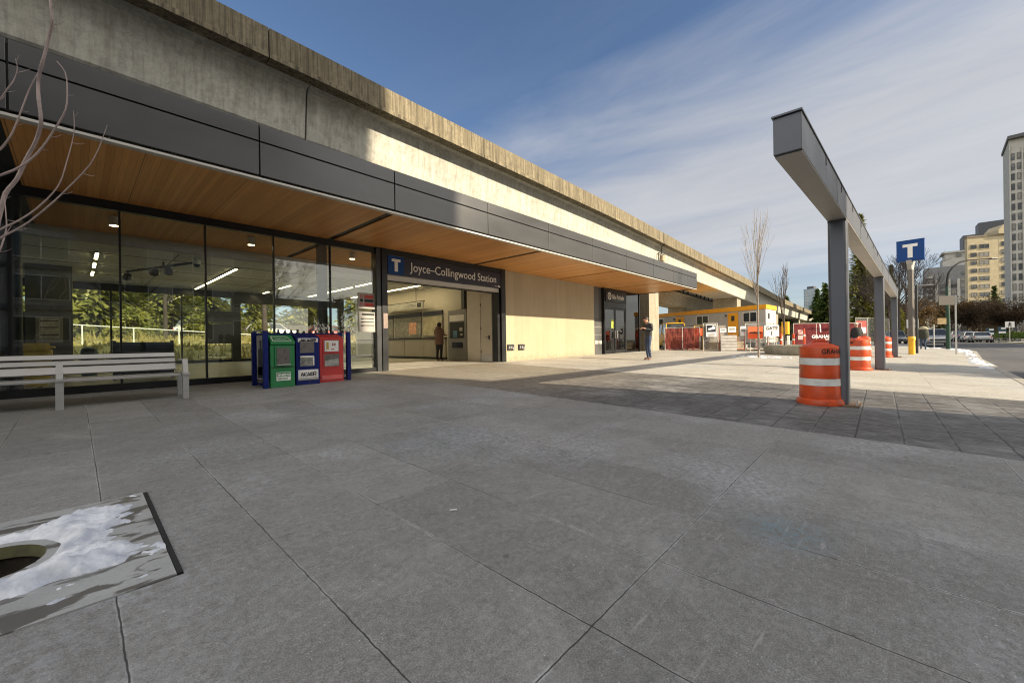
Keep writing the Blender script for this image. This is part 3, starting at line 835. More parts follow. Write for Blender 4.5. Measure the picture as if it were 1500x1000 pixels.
tag(o, 'small white label on the black entrance post', 'label')

# interior fittings -------------------------------------------------
def strip_light(u, segs, lab):
    t = thing('strip_light', lab, 'lamp', (u,segs[0][0],3.78), group='ceiling strip lights')
    b = MB(); b.box(u-.05,u+.05,segs[0][0]-.1,segs[-1][1]+.1,3.765,3.79); b.build('track', m_black, t)
    for a, c in segs:
        b = MB(); b.box(u-.035,u+.035,a,c,3.755,3.765); b.build('tube', m_lamp, t)
strip_light(.45, [(16.3,17.4),(18.3,19.3),(20.4,21.4)], 'broken strip light on the hall ceiling nearest the bench')
strip_light(3.85, [(16.6,23.6)], 'long unbroken strip light on the hall ceiling behind the glass')
strip_light(6.6, [(19.6,21.0),(22.6,23.4)], 'strip light in two short lengths over the rear portal')
strip_light(8.9, [(15.0,18.0),(18.4,23.6)], 'strip light on the hall ceiling running in behind the entrance')
strip_light(10.9, [(14.8,22.6)], 'strip light along the ticket machine wall')
for u, v, lab in ((.60,12.25,'white can downlight under the soffit behind the left glass panes'),(3.17,12.2,'white can downlight behind the middle glass panes'),(5.87,12.1,'white can downlight beside the entrance post')):
    t = thing('ceiling_lamp', lab, 'lamp', (u,v,3.96), group='can downlights')
    b = MB(); b.lathe([(.085,3.74),(.085,3.93)],(u,v,0),20); b.box(u-.01,u+.01,v-.01,v+.01,3.93,3.96); b.build('can', m_white, t, smooth=True)
    b = MB(); b.lathe([(.07,3.735),(.07,3.739)],(u,v,0),20); b.build('lens', m_lamp, t)
t = thing('speaker_bracket', 'cluster of black speakers and camera domes hung from the hall ceiling', 'speaker', (2.0,16.5,3.8))
b = MB(); b.tube([(1.2,18.5,3.62),(2.6,15.6,3.70)], .04, 8); b.tube([(1.95,16.9,3.66),(1.95,16.9,3.80)], .03, 8); b.build('arm', m_black, t)
for q in ((1.2,18.5,3.45),(1.75,17.2,3.5),(2.05,16.7,3.5)):
    b = MB(); b.lathe([(.02,-.14),(.11,-.10),(.14,0),(.12,.08),(.03,.12)], q, 16); b.build('speaker', m_black, t, smooth=True)
t = thing('camera_dome', 'white dome camera with dark lens under the hall ceiling', 'camera', (2.55,15.4,3.8))
b = MB(); b.lathe([(.1,3.6),(.1,3.72),(.03,3.74),(.03,3.8)],(2.55,15.4,0),16); b.build('housing', m_white, t, smooth=True)
b = MB(); b.lathe([(.02,3.50),(.07,3.53),(.09,3.60)],(2.55,15.4,0),16); b.build('lens', m_black, t, smooth=True)
t = thing('projector', 'cream box loudspeaker hanging inside the entrance', 'speaker', (10.2,14.6,3.6))
b = MB(); b.bx((10.2,14.6,3.5),(.14,.34,.16),Matrix.Rotation(R(-25),3,'X')); b.build('case', m_trim, t, bevel=.02)
b = MB(); b.tube([(10.2,14.6,3.56),(10.2,14.75,3.8)], .025, 8); b.build('bracket', m_black, t)
t = thing('hanging_sign', 'long pale direction sign hung in front of the ticket wall', 'sign', (11.4,18.4,3.0))
b = MB(); b.box(11.45,11.55,16.4,20.3,2.80,3.12); b.build('panel', M('sign_pale', (.40,.40,.38), .5), t)
b = MB(); b.box(11.445,11.45,16.5,16.85,2.85,3.07); b.box(11.445,11.45,19.7,20.0,2.86,3.06); b.box(11.445,11.45,16.95,17.7,3.0,3.02); b.box(11.445,11.45,16.95,17.7,2.93,2.95); b.build('symbol', m_ink, t)
b = MB(); b.box(11.46,11.54,16.3,20.4,3.12,3.16); b.tube([(11.5,17,3.16),(11.5,17,3.8)],.015,6); b.tube([(11.5,19.7,3.16),(11.5,19.7,3.8)],.015,6); b.build('hanger', m_black, t)
t = thing('ticket_machine', 'grey ticket vending machine with dark screen beside the woman in the brown coat', 'ticket machine', (11.7,14.1,.285))
b = MB(); b.box(11.6,11.9,13.35,14.65,.285,2.55); b.build('cabinet', m_grey, t, bevel=.02)
b = MB(); b.box(11.585,11.6,13.5,14.5,2.05,2.32); b.build('header', m_paper, t)
b = MB(); b.box(11.585,11.6,13.5,14.5,1.28,2.0); b.build('screen_panel', m_ink, t)
b = MB(); b.box(11.575,11.585,13.95,14.25,1.32,1.62); b.build('screen', M('screen_blue', (.10,.22,.32), .3), t)
b = MB(); b.box(11.575,11.585,13.6,13.8,1.6,1.75); b.box(11.575,11.585,13.6,13.75,1.40,1.48); b.build('slot', m_trim, t)
b = MB(); b.box(11.585,11.6,13.6,14.35,.85,1.10); b.build('tray', m_navy, t)
t = thing('information_board', 'pale framed information board on the dark pier inside the hall', 'notice board', (-.55,19.75,1.7))
b = MB(); b.box(-.84,-.26,19.76,19.80,1.27,2.11); b.build('frame', m_grey, t)
b = MB(); b.box(-.77,-.33,19.745,19.757,1.42,2.04); b.build('sheet', M('dim_sheet', (.40,.40,.37), .6, var=.3, vs=9), t)
b = MB()
for z in (1.98,1.77,1.52): b.box(-.75,-.35,19.74,19.745,z-.015,z+.015)
b.build('text_line', m_ink, t)
t = thing('yellow_bin', 'yellow wheeled bin with flat lid behind the glass next to the dark column', 'bin', (-.72,12.2,.285))
b = MB()
b.loft([[(-.72+sx*(.36+.06*k), 12.2+sy*(.30+.04*k), z) for sx,sy in ((-1,-1),(1,-1),(1,1),(-1,1))] for k, z in ((0,.36),(.6,.75),(1,1.08))])
b.build('body', m_ybin, t, bevel=.05)
b = MB(); b.box(-1.19,-.27,11.85,12.55,1.10,1.14); b.box(-1.13,-.33,11.82,11.86,1.04,1.20); b.box(-1.09,-.82,11.80,11.83,1.06,1.17); b.box(-.72,-.37,11.80,11.83,1.06,1.17); b.build('lid', m_ybin, t, bevel=.012)
for u in (-.97,-.47):
    b = MB(); b.tube([(u-.03,12.2,.36),(u+.03,12.2,.36)], .075, 14); b.build('wheel', m_rub, t)
t = thing('barrier_panel', 'dark blue waist-high barrier in the hall behind the bench', 'barrier', (1.2,14.0,.285))
b = MB(); b.box(.66,1.76,13.97,14.03,.35,1.22); b.build('panel', M('barrier_blue', (.02,.03,.05), .3, .2), t)
for u in (.66,1.76):
    b = MB(); b.box(u-.03,u+.03,13.94,14.06,.285,1.26); b.build('post', m_black, t)
t = thing('litter_bin', 'teal litter bin in the hall beside the dark pier', 'bin', (.28,17.0,.285))
b = MB(); b.lathe([(.16,.285),(.18,.95),(.19,.97),(.15,1.08),(.04,1.12)],(.28,17,0),20); b.build('body', M('teal', (.02,.07,.08), .5), t, smooth=True)
b = MB(); b.box(.18,.38,16.80,16.83,.98,1.05); b.build('mouth', m_ink, t)
t = thing('floor_sign', 'white folding floor sign standing inside the last glass pane', 'floor sign', (5.55,12.3,.285))
b = MB(); b.loft([[(5.55-.34*k,12.25,z),(5.55+.34*k,12.25,z),(5.55+.34*k,12.28,z),(5.55-.34*k,12.28,z)] for k,z in ((1,.29),(.12,1.22))]); b.build('board', M('sign_dark', (.07,.08,.08), .5), t)
b = MB(); b.tube([(5.22,12.24,.3),(5.53,12.24,1.24)], .014, 6); b.tube([(5.88,12.24,.3),(5.57,12.24,1.24)], .014, 6); b.build('frame_edge', m_white, t)
for k, (u, lab) in enumerate(((6.2,'dark fare gate cabinet at the rear of the hall, nearest the dark post'),(7.6,'dark fare gate cabinet at the rear of the hall, second from the dark post'),(9.0,'dark fare gate cabinet at the rear of the hall, furthest from the dark post'))):
    t = thing('fare_gate', lab, 'fare gate', (u,21.5,.285), group='fare gates in the hall')
    b = MB(); b.box(u-.12,u+.12,20.6,22.4,.285,1.25); b.build('cabinet', m_dark, t, bevel=.03)
    b = MB(); b.box(u+.12,u+.62,21.45,21.48,.55,1.45); b.build('paddle', m_glassd, t)

# ------------------------------------------------------------------ elevated guideways
DECK = [(-60,7.75),(0,7.54),(18,7.33),(25.2,7.12),(46.5,6.52),(66,5.88),(88,5.66),(110,5.48),(132,5.25),(154,5.0),(176,4.8)]
def deck(u): return lerp_pts(DECK, u)
def sweep(b, sec, us, zf, mi=0):
    """sweep a closed (v, dz) section along u"""
    b.loft([[(u, v, zf(u)+dz) for v, dz in sec] for u in us], mi)
GW = thing('elevated_guideway', 'long weathered concrete rail guideway on piers passing over the station canopy', 'guideway', (25.6,11.0,.36))
PIERS = [-18,4.0,25.6,47.0,68.5,90,112,134]
JO = [-60,-39.5,-18,4.0,25.2,46.5,68.5,90,112,134,156]
JO2 = [-60,-39.5,-18,3.0,9.6,25.15,46.5,68.5,90,112,134,156]
def spans(joints):
    return list(zip(joints, joints[1:]))
for a, c in spans(JO2):
    us = [a+.012]+[q for q, _ in DECK if a+.5 < q < c-.5]+[c-.012]
    b = MB(); sweep(b, [(10.0,0),(10.0,.68),(10.24,.68),(10.24,.16),(10.3,.16),(10.3,0)], us, deck)
    sweep(b, [(9.975,.0),(9.975,.10),(9.999,.12),(9.999,0)], us, deck)
    b.build('parapet', m_parapet, GW)
for a, c in spans(JO):
    us = [a+.02]+[q for q, _ in DECK if a+.5 < q < c-.5]+[c-.02]
    b = MB()
    sweep(b, [(10.3,.0),(10.3,.14),(14.2,.14),(14.2,.68),(14.45,.68),(14.45,0),(13.6,-.05),(13.3,-.25),(13.1,-1.25),(10.70,-1.25),(10.66,-1.20),(10.56,-.14),(10.53,-.05),(10.46,-.01)], us, deck)
    b.build('girder', m_girder, GW)
for u in PIERS:
    b = MB(); z1 = deck(u)-1.255
    if u in (25.6, 47.0): b.box(u-.75,u+.75,10.88,13.2,.0,z1)
    else: b.box(u-.75,u+.75,11.45 if u < 25 else 10.95,13.1,-.3 if u > 25 else 4.8,z1)
    b.build('pier', m_pier, GW)
b = MB(); b.box(26.0,26.55,10.42,10.58,6.25,6.60)
b.build('junction_box', M('rusty_box', (.42,.33,.22), .7, var=.4, vs=6, dirt=.5), GW)
b = MB(); b.tube([(25.3,9.97,7.10),(25.3,10.15,7.05),(25.8,10.40,7.00),(26.0,10.5,6.9),(26.0,10.5,6.66)], .028, 6)
b.tube([(26.0,10.5,6.68),(25.5,10.5,6.68),(25.5,10.5,6.15)], .028, 6); b.tube([(26.0,10.5,6.68),(26.6,10.5,6.65),(26.6,10.5,6.3)], .028, 6)
b.build('conduit', m_black, GW, smooth=True)
b = MB()
for k in range(46):
    u = 8 + k*3.1
    b.box(u-.04,u+.04,10.4,10.46,deck(u)+.14,deck(u)+.62)
b.build('rail_fixings', m_black, GW)
GW2 = thing('elevated_guideway', 'second guideway seen in shade behind and below the front guideway', 'guideway', (47,16.4,.36))
def deck2(u): return deck(u)-.72 if u > 20 else deck(20)-.72
for a, c in spans([20.0,46.5,68.5,90,112,134]):
    us = [a+.02]+[q for q, _ in DECK if a+.5 < q < c-.5]+[c-.02]
    b = MB(); sweep(b, [(15.2,.0),(15.2,.68),(15.45,.68),(15.45,.14),(19.2,.14),(19.2,.6),(19.45,.6),(19.45,0),(18.6,-.05),(18.1,-1.12),(16.4,-1.12),(16.05,-.05)], us, deck2)
    b.build('girder', m_girder, GW2)
    us = [a+.02, c-.02]
    b = MB()
    for k in range(int((c-a)/1.4)):
        u = a+.7+k*1.4; b.box(u-.05,u+.05,15.08,15.19,deck2(u)+.05,deck2(u)+.75)
    sweep(b, [(15.02,.45),(15.02,.52),(15.08,.52),(15.08,.45)], us, deck2); sweep(b, [(15.0,-.08),(15.0,.02),(15.19,.02),(15.19,-.08)], us, deck2)
    b.build('cable_rail', m_black, GW2)
for u in (47.0,68.5,90,112):
    b = MB(); b.box(u-.75,u+.75,16.4,18.0,-.2,deck2(u)-1.125); b.build('pier', m_pier, GW2)

# ------------------------------------------------------------------ bench
zb_ = gz(0, 8.95)
BN = thing('bench', 'long silver slatted metal bench in front of the glass wall', 'bench', (0,9.2,zb_))
UB0, UB1 = -3.2, 1.24
def slat(b, v0, z0, v1, z1, th=.035):
    d = Vector((0, v1-v0, z1-z0)).normalized(); n = Vector((0, -d.z, d.y)) * th
    p = [(v0,z0),(v1,z1),(v1-n.y,z1-n.z),(v0-n.y,z0-n.z)]
    b.prism(p, lambda q, a: (a, q[0], q[1]), UB0, UB1)
for v0,z0,v1,z1 in ((9.43,.505,9.495,.615),(9.51,.638,9.553,.708),(9.565,.732,9.60,.805)):
    b = MB(); slat(b, v0, zb_+z0, v1, zb_+z1); b.build('back_slat', m_steel, BN, bevel=.006)
for v0,v1 in ((8.93,9.08),(9.10,9.25),(9.27,9.42)):
    b = MB(); b.box(UB0,UB1,v0,v1,zb_+.405,zb_+.445); b.build('seat_slat', m_steel, BN, bevel=.006)
for u in (-3.05,-1.62,-.16,1.30):
    z = gz(u, 8.94)
    b = MB(); b.box(u-.042,u+.042,8.90,8.96,z,z+.41); b.build('leg', m_steel, BN, bevel=.004)
    b = MB(); b.box(u-.035,u+.035,9.52,9.58,z,z+.41); b.build('leg', m_steel, BN, bevel=.004)
    b = MB(); b.box(u-.05,u+.05,8.88,9.60,zb_+.412,zb_+.45); b.build('seat_bearer', m_steel, BN, bevel=.004)
    b = MB(); b.prism([(8.90,.452),(8.95,.452),(9.02,.66),(9.02,.69),(8.97,.69)], lambda q, a: (a, q[0], zb_+q[1]), u-.036, u+.036)
    b.prism([(9.022,.66),(9.50,.66),(9.50,.69),(9.022,.69)], lambda q, a: (a, q[0], zb_+q[1]), u-.03, u+.03) if u in (1.30,-3.05) else None
    b.build('armrest', m_steel, BN, bevel=.004)

# ------------------------------------------------------------------ newspaper rack and its three boxes
zr = gz(3.5, 9.6)
RK = thing('newspaper_rack', 'dark blue steel rack frame holding three newspaper boxes', 'rack', (3.55,9.65,zr))
for u, v in ((2.63,9.27),(2.63,10.02),(4.50,9.55),(4.50,10.0)):
    b = MB(); b.box(u-.045,u+.045,v-.045,v+.045,gz(u,v),zr+1.17); b.build('post', m_blue, RK, bevel=.005)
b = MB(); b.box(2.675,4.455,9.93,9.98,zr+.25,zr+1.14); b.build('back_panel', m_blue, RK)
b = MB()
for k, s in enumerate([.9,.6,.8,1.0,.5,.9,.7,1.1,.8,.6]):
    x0 = 3.05+k*.135; b.box(x0,x0+.075,9.94,9.97,zr+1.14,zr+1.16); b.box(x0+.02,x0+.06,9.94,9.97,zr+1.16,zr+1.16+.07*s)
b.build('cut_lettering', m_ink, RK)
b = MB(); b.box(2.66,2.69,9.33,9.93,zr+.12,zr+1.1); b.build('side_panel', m_ink, RK)
b = MB(); b.box(2.652,2.659,9.34,9.92,zr+.15,zr+1.08); sp_ = b.build('side_poster', M('poster_grey', (.40,.38,.36), .6, var=.2, vs=4), RK)
b = MB(); b.box(2.645,2.651,9.48,9.80,zr+.25,zr+.80); b.box(2.645,2.651,9.58,9.70,zr+.80,zr+.98); b.box(2.645,2.651,9.42,9.86,zr+.18,zr+.42); b.build('poster_figure', m_ink, sp_)
b = MB(); b.box(2.66,4.46,9.60,9.95,zr+.03,zr+.07); b.build('base_rail', m_blue, RK)
def news_box(name, label, mat, u0, u1, v0, zt, depth=.42, hood=False):
    z = gz((u0+u1)/2, v0); t = thing(name, label, 'newspaper box', ((u0+u1)/2, v0+depth/2, z))
    b = MB()
    if hood: prof = [(0,.0),(0,zt-.22),(-.03,zt-.20),(-.03,zt-.14),(.20,zt),(depth,zt),(depth,0)]
    else: prof = [(0,0),(0,zt-.09),(.015,zt-.075),(.30,zt),(depth,zt),(depth,0)]
    b.prism(prof, lambda q, a: (a, v0+q[0], z+q[1]), u0, u1); b.build('case', mat, t, bevel=.008)
    return t, z
def frame(b, u0,u1,z0,z1,v,w=.02,th=.012):
    b.box(u0,u1,v-th,v,z0,z0+w); b.box(u0,u1,v-th,v,z1-w,z1); b.box(u0,u0+w,v-th,v,z0+w,z1-w); b.box(u1-w,u1,v-th,v,z0+w,z1-w)
m_murk = M('scratched_window', (.10,.09,.085), .3, var=.3, vs=8, spec=.6)
t, z = news_box('newspaper_box', 'green newspaper box with sloping hood reading metro', m_green, 2.72, 3.19, 9.27, 1.10, hood=True)
b = MB(); b.box(2.80,3.12,9.245,9.268,z+.43,z+.86); b.build('door_frame', m_green, t, bevel=.004)
b = MB(); b.box(2.83,3.08,9.236,9.244,z+.49,z+.83); b.build('window', m_murk, t)
b = MB(); b.box(2.83,3.09,9.20,9.243,z+.465,z+.485); b.build('handle', m_steel, t)
b = MB(); b.box(2.72,3.19,9.262,9.269,z+.415,z+.425); b.build('door_gap', m_ink, t)
pl = MB(); pl.box(2.83,3.10,9.258,9.269,z+.14,z+.315); q = pl.build('plate', m_white, t)
pl = MB(); pl.box(2.84,3.09,9.2545,9.2575,z+.222,z+.306); pl.build('name_field', m_green, q)
text('metro', 'lettering', m_white, q, (2.848,9.252,z+.236), .098, ff, .002, .95, bold=.003)
text('FREE DAILY', 'lettering', m_green, q, (2.85,9.255,z+.163), .05, ff, .001, .78, bold=.001)
hs = MB(); sl = Vector((0,.23,.14)).normalized()
p0 = Vector((2.76,9.245,z+.965)); nrm = Vector((0,-sl.z,sl.y))*.004
hs.add([tuple(p0+nrm),tuple(p0+nrm+Vector((.37,0,0))),tuple(p0+nrm+Vector((.31,0,0))+sl*.2),tuple(p0+nrm+sl*.2)],[(0,1,2,3)])
q = hs.build('hood_label', m_white, t)
hs = MB(); nrm2 = nrm*1.9
hs.add([tuple(p0+nrm2+Vector((.02,0,0))+sl*.02),tuple(p0+nrm2+Vector((.35,0,0))+sl*.02),tuple(p0+nrm2+Vector((.30,0,0))+sl*.17),tuple(p0+nrm2+Vector((.02,0,0))+sl*.17)],[(0,1,2,3)])
q2 = hs.build('hood_field', m_green, t)
text('metro', 'lettering', m_white, t, tuple(p0+nrm*3+Vector((.05,0,0))+sl*.05), .09, Matrix(((1,0,0),tuple(sl),tuple(Vector((1,0,0)).cross(sl)))).transposed(), .001, 1.0)
t, z = news_box('newspaper_box', 'blue newspaper box with white title plates top and bottom', m_blue, 3.24, 3.735, 9.34, 1.12)
def glyphs(b, u0, u1, z0, h, v):
    w = (u1-u0)/5
    for k in range(5):
        a = u0+k*w; c = a+w*.84; m_ = (a+c)/2
        for (x0,zz0,x1,zz1) in (([(a,0,m_,1),(m_,1,c,0),(a+w*.2,.25,c-w*.2,.25)] if k in (0,2) else [(a,0,a,1),(a,.45,c,1),(a,.45,c,0)] if k == 1 else [(a,.1,c,.1),(a,.9,c,.9),(a,.1,a,.9),(c,.1,c,.9),(m_,0,m_,1)] if k == 3 else [(a,.0,a,1),(a,.95,c,.95),(c,.5,c,.95),(a,.5,c,.5),(m_,.5,c,0)])):
            b.tube([(x0,v,z0+h*zz0),(x1,v,z0+h*zz1)], .008, 4)
for z0, z1 in ((1.0,1.09),(.10,.33)):
    b = MB(); b.box(3.28,3.70,9.328,9.339,z+z0,z+z1)
    if z0 > .5: b.v = [(p[0],p[1]+.0,p[2]-.065) for p in b.v]
    q = b.build('title_plate', m_paper, t)
    b = MB(); zz = z+z0+.02-(.065 if z0 > .5 else -.07); glyphs(b, 3.33, 3.66, zz, .055 if z0 > .5 else .08, 9.325); b.build('lettering', m_ink, q)
    if z0 < .5:
        b = MB(); b.box(3.30,3.68,9.322,9.327,z+.15,z+.158); b.box(3.28,3.70,9.322,9.327,z+.10,z+.135); b.build('rule', m_grey, q)
for z0, z1 in ((.70,.96),(.41,.66)):
    b = MB(); frame(b, 3.30,3.64,z+z0-.02,z+z1+.0,9.34); b.build('door_frame', m_blue, t)
    b = MB(); b.box(3.32,3.62,9.332,9.339,z+z0,z+z1-.02); b.build('window', m_murk if z0 > .5 else m_map, t)
b = MB(); b.box(3.325,3.605,9.325,9.331,z+.60,z+.635); b.box(3.59,3.615,9.325,9.331,z+.42,z+.60); b.build('newspaper', m_paper, t)
t, z = news_box('newspaper_box', 'red newspaper box with two windows, papers showing in both', m_red, 3.79, 4.345, 9.47, 1.11, depth=.45)
for z0, z1 in ((.70,.98),(.36,.66)):
    b = MB(); frame(b, 3.86,4.27,z+z0-.03,z+z1+.02,9.47,.03); b.build('door_frame', m_red, t)
    b = MB(); b.box(3.89,4.24,9.462,9.469,z+z0,z+z1-.01); b.build('window', m_murk, t)
b = MB(); b.box(3.90,4.22,9.455,9.461,z+.71,z+.96); q = b.build('newspaper', m_paper, t)
b = MB(); b.box(3.94,3.99,9.450,9.454,z+.76,z+.92); b.build('column_picture', M('ochre_print', (.50,.32,.06), .7), q)
b = MB()
for k in range(2): b.box(4.07+k*.05,4.10+k*.05,9.450,9.454,z+.84,z+.90)
b.box(4.05,4.12,9.450,9.454,z+.75,z+.77); b.build('headline', M('dark_red_print', (.30,.06,.06), .7), q)
b = MB(); b.prism([(3.90,.37),(4.22,.37),(4.22,.55),(3.90,.49)], lambda q_, a: (q_[0], a, z+q_[1]), 9.453, 9.461); b.build('newspaper', M('grey_print', (.32,.32,.30), .7, var=.4, vs=9), t)
b = MB(); b.box(3.82,4.31,9.455,9.469,z+.06,z+.16); b.build('label_plate', M('faded_red', (.62,.12,.11), .6), t)

# ------------------------------------------------------------------ steel frame of grey posts and beam
FR = thing('pergola', 'long grey steel beam on square posts standing along the kerb', 'pergola', (8.29,.43,0))
ANG = math.atan(-.0535)
def fl(u): return .67 + (u-4.86)*math.tan(ANG)
zbm = 2.96
b = MB(); us = [4.86, 27.4]
b.loft([[(u, fl(u)-.12, zbm),(u, fl(u)+.12, zbm),(u, fl(u)+.12, zbm+.372),(u, fl(u)-.12, zbm+.372)] for u in us])
b.build('beam', m_beam, FR, bevel=.006)
b = MB(); b.loft([[(u, fl(u)-.13, zbm+.374),(u, fl(u)+.13, zbm+.374),(u, fl(u)+.13, zbm+.392),(u, fl(u)-.13, zbm+.392)] for u in (4.835,27.42)]); b.build('capping', m_beam, FR)
b = MB(); b.loft([[(u, fl(u)-.116, zbm-.012),(u, fl(u)+.116, zbm-.012),(u, fl(u)+.116, zbm-.002),(u, fl(u)-.116, zbm-.002)] for u in (4.9,27.38)]); b.build('underside_panel', M('pale_soffit', (.44,.42,.385), .55, .1, var=.1, vs=2), FR)
b = MB()
for k in range(8):
    u = 6.3+k*1.35; b.box(u-.018,u+.018,fl(u)-.126,fl(u)-.115,zbm+.26,zbm+.38)
b.build('drain_slot', m_black, FR)
b = MB()
for k in range(7):
    u = 7.2+k*3.05
    b.box(u-.004,u+.004,fl(u)-.1225,fl(u)-.1195,zbm+.01,zbm+.37)
b.build('seam', m_black, FR)
for u in (8.29,17.05,26.55):
    v = fl(u); z = gz(u, v); Mx = Matrix.Rotation(ANG, 3, 'Z')
    b = MB(); b.bx((u,v,(z+zbm-.012)/2),(.24,.24,zbm-.012-z),Mx); o = b.build('post', m_beam, FR, bevel=.042, smooth=True); o.modifiers['bevel'].segments = 5
    b = MB(); b.bx((u+.03,v-.03,z+.010),(.46,.44,.022),Mx); b.build('base_plate', M('rusty_plate', (.17,.11,.07), .8, .2, var=.4, vs=9), FR)
    for du in (-.17,.21):
        for dv in (-.21,.15):
            b = MB(); b.lathe([(.020,.021),(.020,.045),(.012,.046),(.012,.062)],(u+du,v+dv,z),6); b.build('anchor_bolt', m_galv, FR)
    b = MB(); b.bx((u,v,zbm-.03),(.25,.236,.03),Mx); b.build('collar', m_beam, FR, bevel=.006)

# ------------------------------------------------------------------ traffic drums
def drum(loc, rz, label, word=True):
    t = thing('traffic_drum', label, 'traffic drum', loc, rz, 'orange traffic drums', local=True)
    r = [(.312,0),(.318,.03),(.302,.085),(.275,.10)]
    segs = [(.275,.10,.272,.305),(.273,.308,.270,.418),(.271,.421,.268,.632),(.269,.635,.266,.745),(.267,.748,.262,.915)]
    b = MB(); b.lathe(r, n=32); b.build('base', m_orange, t, smooth=True)
    for k, (r0,z0,r1,z1) in enumerate(segs):
        b = MB()
        if k in (1,3): b.lathe([(r0,z0),(r1,z1)], n=36, cap=False); b.build('reflective_band', m_refl, t, smooth=True)
        else: b.lathe([(r0-.004,z0-.002),(r0,z0+.012),((r0+r1)/2-.002,(z0+z1)/2),(r1,z1-.012),(r1-.004,z1+.002)], n=36, cap=False); b.build('body', m_orange, t, smooth=True)
    b = MB(); b.lathe([(.262,.915),(.254,.93),(.21,.95),(.12,.985),(.06,1.0)], n=32); b.build('lid', m_orange, t, smooth=True)
    b = MB(); b.tube([(-.10,0,.975),(-.07,0,1.025),(.07,0,1.025),(.10,0,.975)], .022, 8); b.build('handle', m_orange, t, smooth=True)
    if word:
        m = text('GRAHAM', 'stencil', m_ink, t, (0,0,.815), .105, Matrix.Identity(3), .0, .85, bold=.003)
        for vtx in m.data.vertices:
            x, y = vtx.co.x, vtx.co.y
            a = x/.268 - .05; zz = .815 + (y - .0 if abs(vtx.co.z-.815) > 1 else y)
            vtx.co = Vector((.2675*math.sin(a), -.2675*math.cos(a), .815+y-.0))
    return t
D0 = drum((8.20,.74,gz(8.2,.74)), 0, 'orange and white traffic drum beside the nearest grey post')
D0.rotation_euler.z = R(-76)
dup(D0, (16.55,.50,gz(16.5,.5)), R(165), 'orange and white traffic drum beside the second grey post')
dup(D0, (26.3,-.12,gz(26.3,0)), R(30), 'orange and white traffic drum beside the farthest grey post')
dup(D0, (26.9,.62,gz(26.9,.6)), R(80), 'orange and white traffic drum standing behind the second post and its drum')

# ------------------------------------------------------------------ street furniture at the right
zt = gz(31.7,-1.27)
t = thing('station_pylon', 'tall pole carrying a blue square T sign beside the kerb', 'pylon sign', (31.72,-1.28,zt))
b = MB(); Mx = Matrix.Rotation(R(-20), 3, 'Z')
b.bx((31.72,-1.28,zt+2.35),(.26,.20,4.7),Mx); b.build('pole', M('pylon_grey', (.13,.12,.11), .5, .3, var=.1), t, bevel=.02)
b = MB(); b.loft([[tuple(Vector((31.72,-1.28,z))+Mx@Vector((sx*w,sy*.09,0))) for sx,sy in ((-1,-1),(1,-1),(1,1),(-1,1))] for z,w in ((zt+4.7,.13),(zt+5.22,.32))]); b.build('neck', M('pylon_pale', (.40,.39,.36), .5, .3), t)
PD = Vector((-.163,-.987,0)).normalized(); PN = Vector((-PD.y, PD.x, 0)); PN = -PN if PN.x > 0 else PN
pc = Vector((31.72,-1.28,5.86))
Mp = Matrix((PD, -PN, Vector((0,0,1)))).transposed()
b = MB(); b.bx(pc, (1.12,.20,1.12), Mp); b.build('sign_box', m_tblue, t, bevel=.02)
b = MB(); b.bx(pc+Vector((0,0,-.575)), (1.14,.22,.03), Mp); b.bx(pc+Vector((0,0,.575)), (1.14,.22,.03), Mp); b.build('sign_rim', m_tblue, t)
b = MB(); q = pc+PN*.106
b.bx(q+Vector((0,0,.28)), (.60,.012,.16), Mp); b.bx(q+Vector((0,0,-.10)), (.20,.012,.60), Mp); b.build('letter', m_white, t)
t = thing('bollard', 'yellow bollard with a collared top in front of the T sign pole', 'bollard', (30.75,-1.24,gz(30.7,-1.2)))
b = MB(); b.lathe([(.135,0),(.135,.78)],(30.75,-1.24,gz(30.7,-1.2)),20); b.build('sleeve', m_yellow, t, smooth=True)
b = MB(); b.lathe([(.16,.785),(.16,.92),(.13,.97),(.03,.98)],(30.75,-1.24,gz(30.7,-1.2)),20); b.build('cap', m_yellow, t, smooth=True)
z = gz(32.6,-1.53)
t = thing('street_lamp', 'slim dark street lamp with a flat straight head behind the T sign pole', 'street lamp', (32.63,-1.53,z))
b = MB(); b.tube([(32.63,-1.53,z),(32.63,-1.53,4.0)], .06, 10); b.build('pole', m_dark, t, smooth=True)
b = MB(); b.tube([(32.60,-1.50,3.95),(33.3,-2.25,4.0)], .05, 6); b.build('lamp_head', m_dark, t)
b = MB(); b.tube([(32.63,-1.53,3.36),(32.89,-1.81,3.38)], .035, 6); b.build('side_bracket', m_dark, t)
z = gz(42.7,-3.6)
t = thing('street_lamp', 'dark green street lamp with a long curved arm over the road', 'street lamp', (42.67,-3.59,z))
b = MB(); b.tube([(42.67,-3.59,z),(42.67,-3.59,2.4),(42.66,-3.57,4.6)], [.13,.115,.08], 12); b.build('pole', M('lamp_green', (.007,.042,.025), .6), t, smooth=True)
b = MB(); b.tube([(42.66,-3.57,4.6),(42.68,-3.60,5.2),(42.76,-3.68,5.6),(42.95,-3.9,6.0),(43.26,-4.24,6.33),(43.6,-4.6,6.46),(44.0,-5.0,6.52),(44.7,-5.8,6.57)], [.075,.07,.065,.06,.055,.05,.045,.04], 8); b.build('arm', M('lamp_black', (.012,.012,.013), .85), t, smooth=True)
b = MB(); b.bx((44.9,-6.05,6.57),(.5,.2,.1),Matrix.Rotation(R(-48),3,'Z')); b.build('lantern', m_dark, t, bevel=.02)
o = MB(); o.bx((42.45,-3.28,2.12),(.05,.44,.44),Matrix.Rotation(R(8),3,'Z')); o.bx((42.58,-3.42,2.12),(.16,.05,.05))
